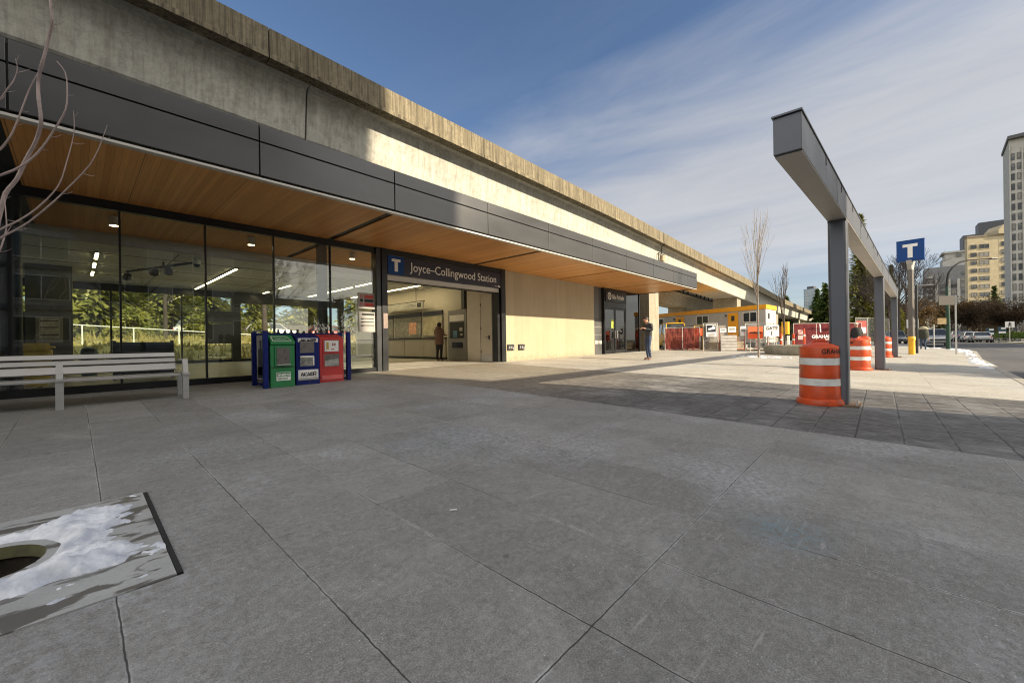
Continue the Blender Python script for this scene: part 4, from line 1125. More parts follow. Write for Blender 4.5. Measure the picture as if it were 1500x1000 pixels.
tag(o.build('signal_box', M('cream_box', (.62,.45,.22), .6), origin=(42.45,-3.28,2.1)), 'square cream sign fixed to the green lamp post', 'sign')
z = gz(32.4,-3.0)
t = thing('sign_post', 'pale post with the blank grey back of a wide sign at the kerb', 'sign post', (32.38,-3.02,z))
b = MB(); b.bx((32.38,-3.02,(z+3.25)/2),(.07,.07,3.25-z)); b.build('post', m_galv, t)
b = MB(); Mx = Matrix.Rotation(math.atan2(-.66,.6), 3, 'Z'); b.bx((32.06,-2.68,2.98),(.92,.025,.50),Mx); b.build('sign_back', M('sign_back_grey', (.085,.08,.075), .8, .1), t, bevel=.008)
def ped_sign(u, v, zb0, h, label, s=.55):
    t = thing('crossing_sign', label, 'sign', (u,v,zb0))
    b = MB(); b.tube([(u,v,zb0),(u-.1,v,zb0+h)], .035, 8); b.build('post', m_galv, t)
    c = Vector((u-.16, v, zb0+h-.2)); b = MB(); b.bx(c,(.03,s,s)); b.build('plate', m_white, t)
    q = c + Vector((-.02,0,0)); b = MB(); k = s/.6
    b.tube([q+Vector((0,0,.2*k)),q+Vector((0,0,.12*k))], .055*k, 8)
    for a, e in (((0,.12),(0,-.04)),((0,-.04),(.11,-.22)),((0,-.04),(-.10,-.22)),((0,.09),(.12,-.02)),((0,.09),(-.12,0))):
        b.tube([q+Vector((0,a[0]*k,a[1]*k)),q+Vector((0,e[0]*k,e[1]*k))], .03*k, 6)
    b.build('walking_figure', m_ink, t)
ped_sign(75.2,-11.3,.1,2.35,'white pedestrian crossing sign with a black walking figure across the road', .72)
ped_sign(66,-2.75,.1,2.6,'white crossing sign behind the person in the hooded parka', 1.0)
z = gz(52,-3)
b = MB(); b.tube([(49.5,-3.35,gz(49,-3.3)-.02),(49.5,-3.35,2.0)], .04, 8); tag(b.build('meter_post', m_galv, origin=(49.5,-3.35,z)), 'thin grey post in front of the silver car', 'post')
for k, (v, lab) in enumerate(((-10.95,'blue and white information panel across the road, the one nearer the parked cars'),(-12.0,'blue and white information panel across the road, the one beside the walking figure sign'))):
    t = thing('information_sign', lab, 'sign', (84,v,.1), group='information panels across the road')
    b = MB(); b.bx((84,v,1.5+.15*k),(.1,.72,.95)); b.build('panel', M('panel_teal', (.02,.06,.09), .6), t)
    b = MB(); b.bx((83.93,v,1.22+.15*k),(.03,.62,.25)); b.bx((83.93,v-.1,1.75+.15*k),(.03,.4,.2)); b.build('printing', m_white, t)
    for d in (-.3,.3):
        b = MB(); b.tube([(84,v+d,.0),(84,v+d,1.2)], .05, 6); b.build('leg', m_dark, t)

# concrete ring planter
pcx, pcy, prd = 26.55, 3.15, 1.72
t = thing('round_planter', 'low round concrete planter seat with a bare tree growing in it', 'planter', (pcx,pcy,gz(26.5,3.2)))
z = gz(26,3.2)
b = MB(); n = 48
prof = [(prd-.06,.0),(prd-.02,.10),(prd+.05,.42),(prd+.02,.50),(prd-.08,.52),(prd-.55,.52),(prd-.58,.2)]
b.lathe(prof, (pcx,pcy,z), n, cap=False); b.build('ring', m_pier, t, smooth=True)
b = MB(); b.lathe([(.02,.36),(prd-.57,.34)],(pcx,pcy,z),n,cap=False); b.build('planting_soil', M('pit_soil', (.035,.028,.02)), t)
# snow scraps round the planted tree
b = MB()
for k in range(26):
    a = k*.7; r = .25+.9*random.random(); u, v = 22.1+r*math.cos(a), 4.3+r*1.1*math.sin(a); s = .06+.12*random.random()
    b.lathe([(s,.004),(s*.8,.02),(s*.3,.03)],(u,v,gz(u,v)),7,sx=1.4)
struct(b.build('snow', m_snow, smooth=True), 'stuff')
b = MB()
for k in range(30):
    u = 36+9*random.random(); v = kerb(u)+.25+.5*random.random(); s = .06+.14*random.random()
    b.lathe([(s*1.5,.0),(s,.03),(s*.4,.06)],(u,v,gz(u,v)),8,sx=1.8)
for k in range(24):
    u = 20+14*random.random(); v = kerb(u)+.2+.25*random.random(); s = .05+.09*random.random()
    b.lathe([(s*1.5,.0),(s,.03),(s*.4,.05)],(u,v,gz(u,v)),8,sx=2.2)
struct(b.build('snow', m_snow, smooth=True), 'stuff')

# ------------------------------------------------------------------ building site
TA = Vector((33.8,6.1)); TD = Vector((.3985,.9171)); TN = Vector((.985,-.05))   # long side runs along TD, end wall along TN
def tp(s, w, z): p = TA+TD*s+TN*w; return (p.x, p.y, z)
TR = thing('site_office', 'pale site office cabin with yellow roof band, doors and skirting behind the fence', 'site office', tp(0,0,.35))
TL = 12.6
def tbox(b, s0,s1,w0,w1,z0,z1):
    b.add([tp(s0,w0,z0),tp(s1,w0,z0),tp(s1,w1,z0),tp(s0,w1,z0),tp(s0,w0,z1),tp(s1,w0,z1),tp(s1,w1,z1),tp(s0,w1,z1)],
          [(0,3,2,1),(4,5,6,7),(0,1,5,4),(1,2,6,5),(2,3,7,6),(3,0,4,7)])
b = MB(); tbox(b, 0,TL,0,3.0,.75,3.2); b.build('walls', m_trlg, TR)
b = MB(); tbox(b, -.05,TL+.05,-.05,3.05,3.2,3.52); b.build('roof', m_trly, TR, bevel=.01)
b = MB(); tbox(b, .1,TL-.1,.1,2.9,.33,.75); b.build('skids', m_dark, TR)
b = MB()
for s in (3.9,5.6,9.4): tbox(b, s-.012,s+.012,-.006,-.001,.75,3.2)
b.build('panel_joint', m_grey, TR)
for s0, s1 in ((7.4,8.35),(2.15,3.05)):
    b = MB(); tbox(b, s0,s1,-.05,-.002,.85,3.08); d = b.build('door', m_trly, TR)
    b = MB(); m_ = (s0+s1)/2; tbox(b, m_-.14,m_+.14,-.06,-.051,2.45,2.85); b.build('door_light', m_win, d)
    b = MB(); tbox(b, s0+.08,s0+.2,-.09,-.051,1.75,1.8); b.build('handle', m_dark, d)
    b = MB(); tbox(b, s1+.1,s1+.25,-.12,-.002,2.85,2.95); b.build('door_lamp', m_dark, TR)
for s0, s1 in ((4.9,6.0),(.7,1.72),(9.9,10.9)):
    b = MB(); tbox(b, s0-.05,s1+.05,-.03,-.002,2.28,3.05); w = b.build('window', m_white, TR)
    m_ = (s0+s1)/2
    for a, c in ((s0,m_-.03),(m_+.03,s1)):
        b = MB(); tbox(b, a,c,-.036,-.031,2.33,3.0); b.build('pane', m_win, w)
b = MB(); tbox(b, -.03,-.002,.6,1.0,2.5,2.9); b.build('vent', m_dark, TR)
for s in (6.9,1.9):
    b = MB(); tbox(b, s-.7,s+1.4,-1.1,-.05,.55,.62)
    for k in range(3): tbox(b, s-.7-.3*k,s-.42-.3*k,-1.1,-.05,.35,.52-.12*k)
    b.build('landing', m_galv, TR)
    b = MB()
    for q in (s-.6,s+1.35): b.tube([tp(q,-1.05,.62),tp(q,-1.05,1.6)], .03, 6)
    b.tube([tp(s-.6,-1.05,1.6),tp(s+1.35,-1.05,1.6)], .03, 6); b.tube([tp(s-.6,-1.05,1.1),tp(s+1.35,-1.05,1.1)], .02, 6); b.build('handrail', m_galv, TR)
def at_line(p0, p1, s):
    return (p0[0]+(p1[0]-p0[0])*s, p0[1]+(p1[1]-p0[1])*s)
def fence(name, label, p0, p1, z0, z1, infill, mats, posts=2, rails=(0,1), tube=.022, group=None, wave=0, fr=m_galv, cat='fence'):
    t = thing(name, label, cat, (p0[0],p0[1],z0), group=group)
    for k in range(posts):
        q = at_line(p0, p1, k/(posts-1)); b = MB(); b.tube([(q[0],q[1],z0-.03),(q[0],q[1],z1)], tube, 6); b.build('post', fr, t)
    b = MB()
    for r in rails:
        z = z0+.06+(z1-z0-.06)*r; b.tube([(p0[0],p0[1],z),(p1[0],p1[1],z)], tube*.85, 6)
    b.build('rail', fr, t)
    if infill:
        a, c = infill; b = MB(); N = 40; nx = Vector((-(p1[1]-p0[1]), p1[0]-p0[0])).normalized()
        rows = 7
        for j in range(rows):
            for i in range(N+1):
                q = at_line(p0, p1, i/N); zz = z0+(z1-z0)*(a+(c-a)*j/(rows-1))
                w = wave*(math.sin(i*.9+j*1.7)+.6*math.sin(i*2.1-j*.8))
                sag = -abs(wave)*.9*math.sin(i*.55)*(j == rows-1)
                b.v.append((q[0]+nx.x*w, q[1]+nx.y*w, zz+sag))
        for j in range(rows-1):
            for i in range(N):
                k = j*(N+1)+i; b.f.append((k,k+1,k+N+2,k+N+1)); b.m.append(0)
        b.build('mesh', mats, t, smooth=60)
    return t
GATE = 'fence panels of the building site'
t = fence('site_fence', 'sagging red scrim fence panels in front of the yellow van', (26.62,10.6), (28.12,8.86), .34, 1.86, (.02,.97), m_scrim, 3, (0,1), wave=.03, group=GATE)
fence('site_fence', 'open wire mesh gate panel with a black and white notice', (27.42,8.42), (27.95,7.72), .34, 2.08, (.03,.97), m_chain, 2, (0,.45,1), group=GATE)
fence('site_fence', 'wire mesh panel with red posts beside the small white notices', (28.0,7.62), (29.1,6.45), .33, 1.75, (.03,.6), m_chain, 3, (0,.42), group=GATE, fr=M('red_oxide', (.30,.05,.035), .6))
fence('site_fence', 'wire mesh panel behind the orange arrow sign', (29.15,6.4), (30.45,5.05), .32, 2.02, (.03,.97), m_chain, 2, (0,.4,1), group=GATE)
def board(name, label, c, w, h, mat, cat='sign', th=.03, post=None, rz=-47):
    z = gz(c[0], c[1]); t = thing(name, label, cat, (c[0],c[1],z))
    Mx = Matrix.Rotation(R(rz), 3, 'Z'); b = MB(); b.bx(c,(w,th,h),Mx); b.build('board', mat, t)
    for d in (post or ()):
        q = Vector(c)+Mx@Vector((d,.05,0)); b = MB(); b.tube([(q.x,q.y,z),(q.x,q.y,c[2]+h/2)], .025, 6); b.build('post', m_galv, t)
    return t, Mx, Mx@Vector((0,-1,0))
def onb(Mx, nr, c, th, pts): return [tuple(Vector(c)+Mx@Vector((x,0,z))+nr*th) for x, z in pts]
c = (27.6,8.0,1.62); t, Mx, nr = board('gate_notice', 'white notice with a dark picture on the open mesh gate', c, .66, .80, m_paper)
b = MB(); b.bx(Vector(c)+nr*.02+Vector((0,0,.12)),(.58,.01,.44),Mx); b.build('picture', m_navy, t)
b = MB(); b.add(onb(Mx,nr,c,.03,[(-.18,.02),(.22,.08),(.24,.26),(.10,.30),(.02,.18),(-.2,.12)]),[tuple(range(6))]); b.build('picture_figure', m_paper, t)
b = MB(); b.bx(Vector(c)+nr*.02+Vector((0,0,-.25)),(.5,.01,.05),Mx); b.bx(Vector(c)+nr*.02+Vector((0,0,-.33)),(.4,.01,.03),Mx); b.build('text_line', m_ink, t)
for c, w, h, lab in (((28.15,7.45,1.62),.42,.26,'small white notice on the site fence, nearest the open gate'),((28.55,7.02,1.66),.5,.36,'small white notice with grey block print on the site fence, between two others'),((29.05,6.5,1.55),.36,.62,'tall small white notice with a round symbol on the site fence')):
    t, Mx, nr = board('fence_notice', lab, c, w, h, m_paper)
    t['group'] = 'small notices on the site fence'
    b = MB(); b.bx(Vector(c)+nr*.02+Vector((0,0,h*.1)),(w*.7,.01,h*.35),Mx); b.build('print', m_grey, t)
c = (28.2,7.15,.78); t, Mx, nr = board('corrugated_sheet', 'grey corrugated steel panel leaning at the foot of the site fence', (28.05,7.1,.80), 1.02, 1.0, M('grey_corrugated', (.33,.31,.30), .5, .3, dirt=.3), 'panel', .05)
b = MB()
for k in range(5): b.bx(Vector((28.05,7.1,.42+k*.19))+nr*.03,(.98,.02,.04),Mx)
b.build('rib', m_galv, t)
c = (29.35,5.88,1.44); t, Mx, nr = board('arrow_sign', 'orange square sign with a black arrow pointing right', c, .95, .78, m_osign, post=(-.3,.3))
b = MB(); b.add(onb(Mx,nr,c,.022,[(-.38,-.05),(.12,-.05),(.12,-.17),(.40,.0),(.12,.17),(.12,.05),(-.38,.05)]),[tuple(range(7))]); b.build('arrow', m_ink, t)
c = (29.55,5.03,1.53); t, Mx, nr = board('gate_sign', 'white sign reading GATE 1 beside the orange arrow sign', c, .92, .70, m_paper, post=(-.2,.3))
fx = Mx@Vector((1,0,0)); FX = Matrix((fx, Vector((0,0,1)), nr)).transposed()
text('GATE', 'lettering', m_ink, t, tuple(Vector(c)+nr*.02+Vector((0,0,.07))), .27, FX, .003, 1.15, 'CENTER', bold=.008)
text('1', 'lettering', m_ink, t, tuple(Vector(c)+nr*.02+Vector((0,0,-.26))), .34, FX, .003, 1.1, 'CENTER', bold=.012)
def cone(loc, label, s=1.0):
    t = thing('traffic_cone', label, 'cone', loc, 0, 'orange cones and marker posts', local=True)
    b = MB(); b.box(-.18*s,.18*s,-.18*s,.18*s,0,.03); b.build('base', m_rub, t)
    b = MB(); b.lathe([(.14*s,.03),(.10*s,.3*s)], n=16, cap=False); b.lathe([(.075*s,.45*s),(.03*s,.70*s)], n=16); b.build('body', m_orange, t, smooth=True)
    b = MB(); b.lathe([(.10*s,.3*s),(.075*s,.45*s)], n=16, cap=False); b.build('band', m_refl, t, smooth=True)
    return t
cone((30.0,5.9,.33), 'orange traffic cone behind the wire mesh under the arrow sign')
def marker(loc, label, h=1.0):
    t = thing('marker_post', label, 'marker post', loc, 0, 'orange cones and marker posts', local=True)
    b = MB(); b.lathe([(.17,0),(.15,.08),(.06,.10)], n=12); b.build('base', m_rub, t)
    b = MB(); b.lathe([(.07,.10),(.06,h),(.03,h+.03)], n=12); b.build('tube', m_orange, t, smooth=True)
    b = MB(); b.lathe([(.072,h*.6),(.071,h*.72)], n=12, cap=False); b.build('band', m_refl, t, smooth=True)
    return t
marker((30.9,4.75,.31), 'orange marker post under the left edge of the GATE 1 sign', 1.0)
marker((31.4,4.15,.31), 'orange marker post under the right edge of the GATE 1 sign', 1.0)
marker((34.6,3.95,.33), 'taller red marker post behind the planter beside the yellow cabin', 1.35)
t = thing('yellow_hut', 'small yellow hut on white legs behind the bare planter tree', 'hut', (38.3,5.57,.35))
b = MB(); b.box(37.9,38.7,5.36,5.78,1.35,2.35); b.build('cabin', m_yellow, t, bevel=.02)
b = MB()
for u in (37.95,38.65):
    for v in (5.4,5.74): b.tube([(u,v,.3),(u,v,1.25)], .05, 6)
b.build('legs', m_white, t)
b = MB(); b.box(38.6,39.6,5.9,7.2,1.1,2.0); b.build('skip', M('brown_skip', (.28,.11,.03), .7, dirt=.4), t)
t = thing('timber_stack', 'stack of pale timber boards behind the wire mesh panel with red posts', 'timber', (30.2,8.0,.34))
Mx = Matrix.Rotation(R(-50), 3, 'Z')
for k in range(4):
    b = MB()
    for j in range(5): b.bx(Vector((30.2,8.0,.42+k*.13))+Mx@Vector((random.uniform(-.08,.08),-.36+j*.18,0)),(2.3,.16,.10),Mx)
    b.build('board_layer', M('pale_timber', (.40,.30,.17), .8, var=.25, vs=4), t)
t = thing('grey_skip', 'grey steel skip behind the red scrim fence and the open mesh gate', 'skip', (30.6,9.6,.34))
Mx = Matrix.Rotation(R(66), 3, 'Z')
b = MB(); b.loft([[tuple(Vector((30.6,9.6,z))+Mx@Vector((sx*l,sy*.8,0))) for sx,sy in ((-1,-1),(1,-1),(1,1),(-1,1))] for z,l in ((.36,1.1),(2.0,1.45))]); b.build('body', M('skip_grey', (.22,.20,.18), .7, .2, dirt=.5), t)
b = MB()
for q in (-.9,-.3,.3,.9):
    b.bx(Vector((30.6,9.6,1.2))+Mx@Vector((q,.82,0)),(.08,.06,1.5),Mx)
b.bx(Vector((30.6,9.6,2.0))+Mx@Vector((0,.82,0)),(2.9,.08,.1),Mx); b.build('rib', M('skip_grey', (.22,.20,.18)), t)
t = thing('tube_barrier', 'yellow tube frame holding an orange board beside the gate notice', 'barrier', (28.3,8.95,.34))
b = MB(); b.tube([(28.1,9.2,.3),(28.1,9.2,1.95),(28.45,8.75,1.95),(28.45,8.75,.3)], .04, 8); b.build('frame', m_yellow, t, smooth=True)
b = MB(); b.bx((28.28,8.97,1.55),(.5,.03,.5),Matrix.Rotation(R(-52),3,'Z')); b.build('board', m_osign, t)
marker((30.3,5.35,.32), 'orange marker post just behind the right edge of the arrow sign', .95)

# maroon banner fence
p0, p1 = (40.6,5.35), (44.9,1.2)
t = fence('banner_fence', 'maroon banner fence lettered GRAHAM in white with a crane outline', p0, p1, .33, 2.25, (.0,1.0), m_banner, 4, (0,1), group=None)
dv_ = Vector((p1[0]-p0[0], p1[1]-p0[1], 0)).normalized(); FXb = Matrix((dv_, Vector((0,0,1)), dv_.cross(Vector((0,0,1))))).transposed(); nb = dv_.cross(Vector((0,0,1)))
q = Vector((p0[0],p0[1],1.02))+dv_*1.55+nb*.03
text('GRAHAM', 'lettering', m_paper, t, tuple(q), .36, FXb, .004, 1.2, bold=.010)
b = MB(); q2 = q+dv_*.75+Vector((0,0,.5)); b.add([tuple(q2),tuple(q2+dv_*.10),tuple(q2+dv_*.06+Vector((0,0,.62))),tuple(q2-dv_*.04+Vector((0,0,.7)))],[(0,1,2,3)])
q3 = Vector((p0[0],p0[1],.86))+dv_*1.7+nb*.03; b.add([tuple(q3),tuple(q3+dv_*2.2),tuple(q3+dv_*2.2+Vector((0,0,.06))),tuple(q3+Vector((0,0,.06)))],[(0,1,2,3)]); b.build('banner_mark', m_paper, t)
b = MB(); q4 = Vector((p0[0],p0[1],.9))+dv_*.35+nb*.03
for k in range(2): a = q4+Vector((0,0,k*.45)); b.add([tuple(a),tuple(a+dv_*.6),tuple(a+dv_*.6+Vector((0,0,.36))),tuple(a+Vector((0,0,.36)))],[(0,1,2,3)])
b.build('small_sign', M('pink_print', (.55,.30,.30), .7, var=.2, vs=5), t)
fence('mesh_fence', 'tall grey mesh fence with a red notice beyond the first post', (46.5,1.6), (52.5,-.6), .36, 2.75, (.02,.98), m_chain, 4, (0,1), cat='fence')
c = (46.9,1.25,1.9); t, Mx, nr = board('red_notice', 'red and white notice on the mesh fence behind the person in the pale hat', c, .9, 1.1, m_sred)
b = MB(); b.bx(Vector(c)+nr*.025+Vector((0,0,-.25)),(.8,.01,.5),Mx); b.build('panel', m_paper, t)

# ------------------------------------------------------------------ vehicles
def car(label, loc, rz, paint, kind='hatch', name='parked_car', group='cars on the road'):
    t = thing(name, label, 'car' if kind != 'van' else 'van', loc, rz, group, local=True)
    H = {'hatch':1.48,'suv':1.68,'van':2.0,'sedan':1.42}[kind]; zs = {'hatch':.95,'suv':1.08,'van':1.15,'sedan':.92}[kind]
    sec = [(-2.22,.70,.42,zs-.16),(-2.14,.84,.30,zs-.03),(-1.3,.90,.26,zs),(0,.91,.25,zs+.01),(1.0,.90,.26,zs-.02),(1.75,.87,.28,zs-.12),(2.12,.80,.32,zs-.22),(2.24,.62,.42,zs-.34)]
    if kind == 'van': sec[5] = (1.75,.88,.28,zs-.04); sec[6] = (2.12,.84,.32,zs-.12)
    b = MB(); b.loft([[(x,-w,zb_+.12),(x,-w*.92,zb_),(x,w*.92,zb_),(x,w,zb_+.12),(x,w*1.01,(zb_+zt)/2+.05),(x,w*.90,zt),(x,-w*.90,zt),(x,-w*1.01,(zb_+zt)/2+.05)] for x,w,zb_,zt in sec])
    b.build('body', paint, t, smooth=50)
    f0, f1, r1, r0 = {'hatch':(1.05,.30,-1.5,-2.0),'suv':(1.0,.35,-1.75,-2.1),'van':(1.5,.95,-2.05,-2.15),'sedan':(.95,.25,-1.1,-1.75)}[kind]
    b = MB(); b.loft([[(r0,-.80,zs-.02),(f0,-.78,zs-.05),(f0,.78,zs-.05),(r0,.80,zs-.02)],[(r1,-.64,H-.05),(f1,-.63,H-.05),(f1,.63,H-.05),(r1,.64,H-.05)]])
    b.build('windows', m_win, t)
    b = MB(); b.loft([[(r1-.05,-.655,H-.06),(f1+.06,-.645,H-.06),(f1+.06,.645,H-.06),(r1-.05,.655,H-.06)],[(r1,-.58,H),(f1-.02,-.57,H),(f1-.02,.57,H),(r1,.58,H)]])
    for s in (-1,1):
        b.tube([(f0+.01,s*.78,zs-.04),(f1+.02,s*.635,H-.05)], .035, 6); b.tube([(r0-.01,s*.80,zs-.02),(r1-.01,s*.645,H-.05)], .05, 6)
        m_ = (f0+r0)/2; b.tube([(m_,s*.80,zs-.02),((f1+r1)/2,s*.645,H-.05)], .035, 6)
    b.build('roof', paint, t, smooth=50)
    for x in (-1.36,1.38):
        for s in (-1,1):
            b = MB(); b.tube([(x,s*.70,.33),(x,s*.92,.33)], .33, 20); w = b.build('wheel', m_rub, t, smooth=True)
            b = MB(); b.tube([(x,s*.921,.33),(x,s*.93,.33)], .20, 14); b.build('rim', m_galv, w)
    for s in (-1,1):
        b = MB(); b.bx((2.10,s*.58,zs-.30),(.16,.34,.13)); b.build('headlight', m_refl, t, bevel=.02)
        b = MB(); b.bx((-2.17,s*.66,zs-.18),(.08,.26,.18)); b.build('tail_light', m_sred, t, bevel=.02)
        b = MB(); b.bx((.85,s*.95,zs+.02),(.12,.16,.12)); b.build('mirror', paint, t, bevel=.03)
    b = MB(); b.bx((2.23,0,zs-.45),(.06,1.1,.16)); b.build('grille', m_black, t, bevel=.02)
    b = MB(); b.bx((2.15,0,.33),(.12,1.5,.10)); b.bx((-2.16,0,.40),(.12,1.5,.16)); b.build('bumper', m_dark, t, bevel=.03)
    return t
def paint(n, c): return M(n, c, .28, .3, var=.05, spec=.6)
p_sil, p_wht, p_gry, p_blk, p_red, p_blu = paint('silver_paint',(.42,.43,.44)), paint('white_car',(.66,.66,.66)), paint('grey_car',(.16,.17,.18)), paint('black_car',(.02,.02,.022)), paint('red_car',(.30,.03,.03)), paint('blue_car',(.05,.08,.16))
rz_ = lambda u: road_z(u)+.004
car('silver SUV facing the camera beside the green lamp post', (58.2,-4.05,rz_(58)), R(180), p_sil, 'suv')
car('dark car half hidden behind the person in the hooded parka', (62,-1.2,rz_(60)+.13), R(180), p_gry, 'hatch')
car('pale silver saloon at the near end of the parked row across the road', (82.5,-9.85,rz_(60)), R(0), p_sil, 'sedan')
car('white hatchback second along the parked row across the road', (89.0,-9.7,rz_(60)), R(0), p_wht, 'hatch')
car('dark blue car third along the parked row across the road', (95.5,-9.7,rz_(60)), R(0), p_blu, 'suv')
car('white SUV fourth along the parked row across the road', (102,-9.6,rz_(60)), R(0), p_wht, 'suv')
car('grey car far along the road just right of the green lamp post', (108,-8.6,rz_(60)), R(0), p_gry, 'hatch')
car('black car at the far end of the road beyond the parked row', (120,-7.6,rz_(60)), R(180), p_blk, 'suv')
car('yellow van behind the red scrim fence of the building site', (32.2,12.2,.36), R(212), m_yellow, 'van', 'parked_van', None)
car('white car parked up the grassy bank behind the hall, nearest the portal post', (13.5,45,zb(13,45)+.02), R(5), p_wht, 'suv', group='cars behind the hall')
car('red car parked up the bank behind the hall between two pale ones', (19.5,46,zb(19,46)+.02), R(2), p_red, 'hatch', group='cars behind the hall')
car('silver car parked up the bank behind the hall beyond the red one', (25.5,46.5,zb(25,46)+.02), R(0), p_sil, 'suv', group='cars behind the hall')
car('dark car parked up the bank behind the hall next to the bare trunk', (8.0,47,zb(8,47)+.02), R(4), p_blk, 'suv', group='cars behind the hall')
car('silver car parked on the far side of the road, mirrored in the station glass', (-9,-9.6,rz_(-9)), R(180), p_sil, 'hatch')

# ------------------------------------------------------------------ people
def person(label, loc, rz, H, cols, pose, extras=None, name='person'):
    """one continuous skinned body; cols: (top, trousers, shoes)"""
    t = thing(name, label, 'person', loc, rz, local=True)
    J = {'pel':(0,0,.53),'spi':(0,-.005,.63),'che':(0,.0,.74),'nec':(0,.005,.825),'hb':(0,.012,.865),'hm':(0,.022,.915),'ht':(0,.018,.965),'nose':(0,.066,.905),
         'sL':(-.105,0,.80),'eL':(-.135,-.02,.645),'wL':(-.14,.05,.51),'sR':(.105,0,.80),'eR':(.135,-.02,.645),'wR':(.14,.05,.51),
         'hpL':(-.052,0,.515),'kL':(-.055,.012,.285),'aL':(-.055,-.012,.05),'tL':(-.062,.085,.018),
         'hpR':(.052,0,.515),'kR':(.055,.012,.285),'aR':(.055,-.012,.05),'tR':(.062,.085,.018)}
    J.update(pose)
    rad = {'pel':(.075,.058),'spi':(.072,.055),'che':(.085,.06),'nec':(.033,.035),'hb':(.036,.042),'hm':(.046,.058),'ht':(.036,.046),'nose':(.007,.009),
           'sL':(.042,.042),'eL':(.03,.03),'wL':(.02,.02),'hpL':(.056,.056),'kL':(.037,.037),'aL':(.026,.026),'tL':(.024,.017)}
    edges = [('pel','spi'),('spi','che'),('che','nec'),('nec','hb'),('hb','hm'),('hm','ht'),('hm','nose'),
             ('che','sL'),('sL','eL'),('eL','wL'),('che','sR'),('sR','eR'),('eR','wR'),('pel','hpL'),('hpL','kL'),('kL','aL'),('aL','tL'),('pel','hpR'),('hpR','kR'),('kR','aR'),('aR','tR')]
    for s in 'LR':
        w = Vector(J['w'+s]); e = Vector(J['e'+s]); d = (w-e).normalized(); side = d.cross(Vector((0,0,1)))
        side = side.normalized() if side.length > .1 else Vector((1,0,0))
        up = side.cross(d)
        J['p'+s] = tuple(w+d*.045); rad['p'+s] = (.019,.012); edges.append(('w'+s,'p'+s))
        for k, (o_, l_) in enumerate(((-.016,.036),(-.006,.043),(.005,.041),(.015,.032))):
            q = w+d*.055+side*o_; J[f'f{k}{s}'] = tuple(q+d*l_*.55); J[f'g{k}{s}'] = tuple(q+d*l_-up*.012)
            rad[f'f{k}{s}'] = (.0052,.0052); rad[f'g{k}{s}'] = (.0042,.0042); edges += [('p'+s,f'f{k}{s}'),(f'f{k}{s}',f'g{k}{s}')]
        q = w+d*.02-side*.024*(1 if s == 'L' else -1); J['th'+s] = tuple(q+d*.022); rad['th'+s] = (.006,.006); edges.append(('w'+s,'th'+s))
    names = list(J); me = bpy.data.meshes.new('body'); me.from_pydata([tuple(Vector(J[n])*H) for n in names], [(names.index(a),names.index(b)) for a,b in edges], [])
    o = bpy.data.objects.new('body', me); COL.objects.link(o)
    o.modifiers.new('skin','SKIN'); 
    for i, n in enumerate(names):
        r = rad.get(n) or rad.get(n[:-1]+'L') or (.03,.03)
        me.skin_vertices[0].data[i].radius = (r[0]*H, r[1]*H)
    me.skin_vertices[0].data[names.index('pel')].use_root = True
    o.modifiers.new('sub','SUBSURF').levels = 2
    dg = bpy.context.evaluated_depsgraph_get(); m2 = bpy.data.meshes.new_from_object(o.evaluated_get(dg))
    bpy.data.objects.remove(o); bpy.data.meshes.remove(me)
    m2.name = 'body'; m2.materials.clear()
    for m_ in (m_skin,)+cols: m2.materials.append(m_)
    def region(a, b):
        k = {a, b}; n = b if a in ('che','pel') else a
        if any(x in ('hb','hm','ht','nose') or x[0] in 'pfgt' and x not in ('pel','tL','tR') for x in k) : return 0
        if k & {'tL','tR'}: return 3
        if any(x[0] == 'k' or x[:2] == 'hp' or x[0] == 'a' for x in k): return 2
        return 1
    segs = [(Vector(J[a])*H, Vector(J[b])*H, region(a,b)) for a,b in edges]
    for p in m2.polygons:
        c = p.center; best = (9e9,1)
        for a, b, rg in segs:
            ab = b-a; tt = max(0,min(1,(c-a).dot(ab)/max(ab.length_squared,1e-9))); d = (c-a-ab*tt).length_squared
            if d < best[0]: best = (d, rg)
        rg = best[1]
        if c.z < .045*H: rg = 3
        if rg == 1 and c.z > .845*H: rg = 0
        p.material_index = rg; p.use_smooth = True
    bo = bpy.data.objects.new('body', m2); COL.objects.link(bo); bo.parent = t; LOC[bo.name] = Vector()
    hm = Vector(J['hm'])*H
    return t, J, hm
def hair(t, hm, H, mat, long=0.0, name='hair'):
    b = MB(); prof = []
    for k in range(9):
        a = math.pi*.5*(1-k/8)
        prof.append((max(.004,.056*H*math.cos(a)), .062*H*math.sin(a)))
    prof = prof[::-1]
    if long: prof = [(.040*H,-long*H),(.055*H,-long*H*.6)]+prof
    b.lathe(prof, (0,-.012*H,0), 16, sy=1.12)
    b.v = [(hm.x+x, hm.y+y, hm.z+z+.008*H+(.02*H if y > .02*H and z < .03*H else 0)) for x,y,z in b.v]
    return b.build(name, mat, t, smooth=60)
m_denim = M('denim', (.035,.055,.11), .8, var=.25, vs=7); m_jkt = M('dark_jacket', (.035,.038,.045), .7, var=.25, vs=6); m_brn = M('brown_shoes', (.12,.05,.03), .6)
m_coat = M('brown_coat', (.15,.085,.065), .8, var=.15, vs=6); m_blk = M('black_cloth', (.015,.015,.017), .8); m_park = M('dark_parka', (.03,.032,.024), .85, var=.4, vs=9)
z = gz(16.55,7.3)
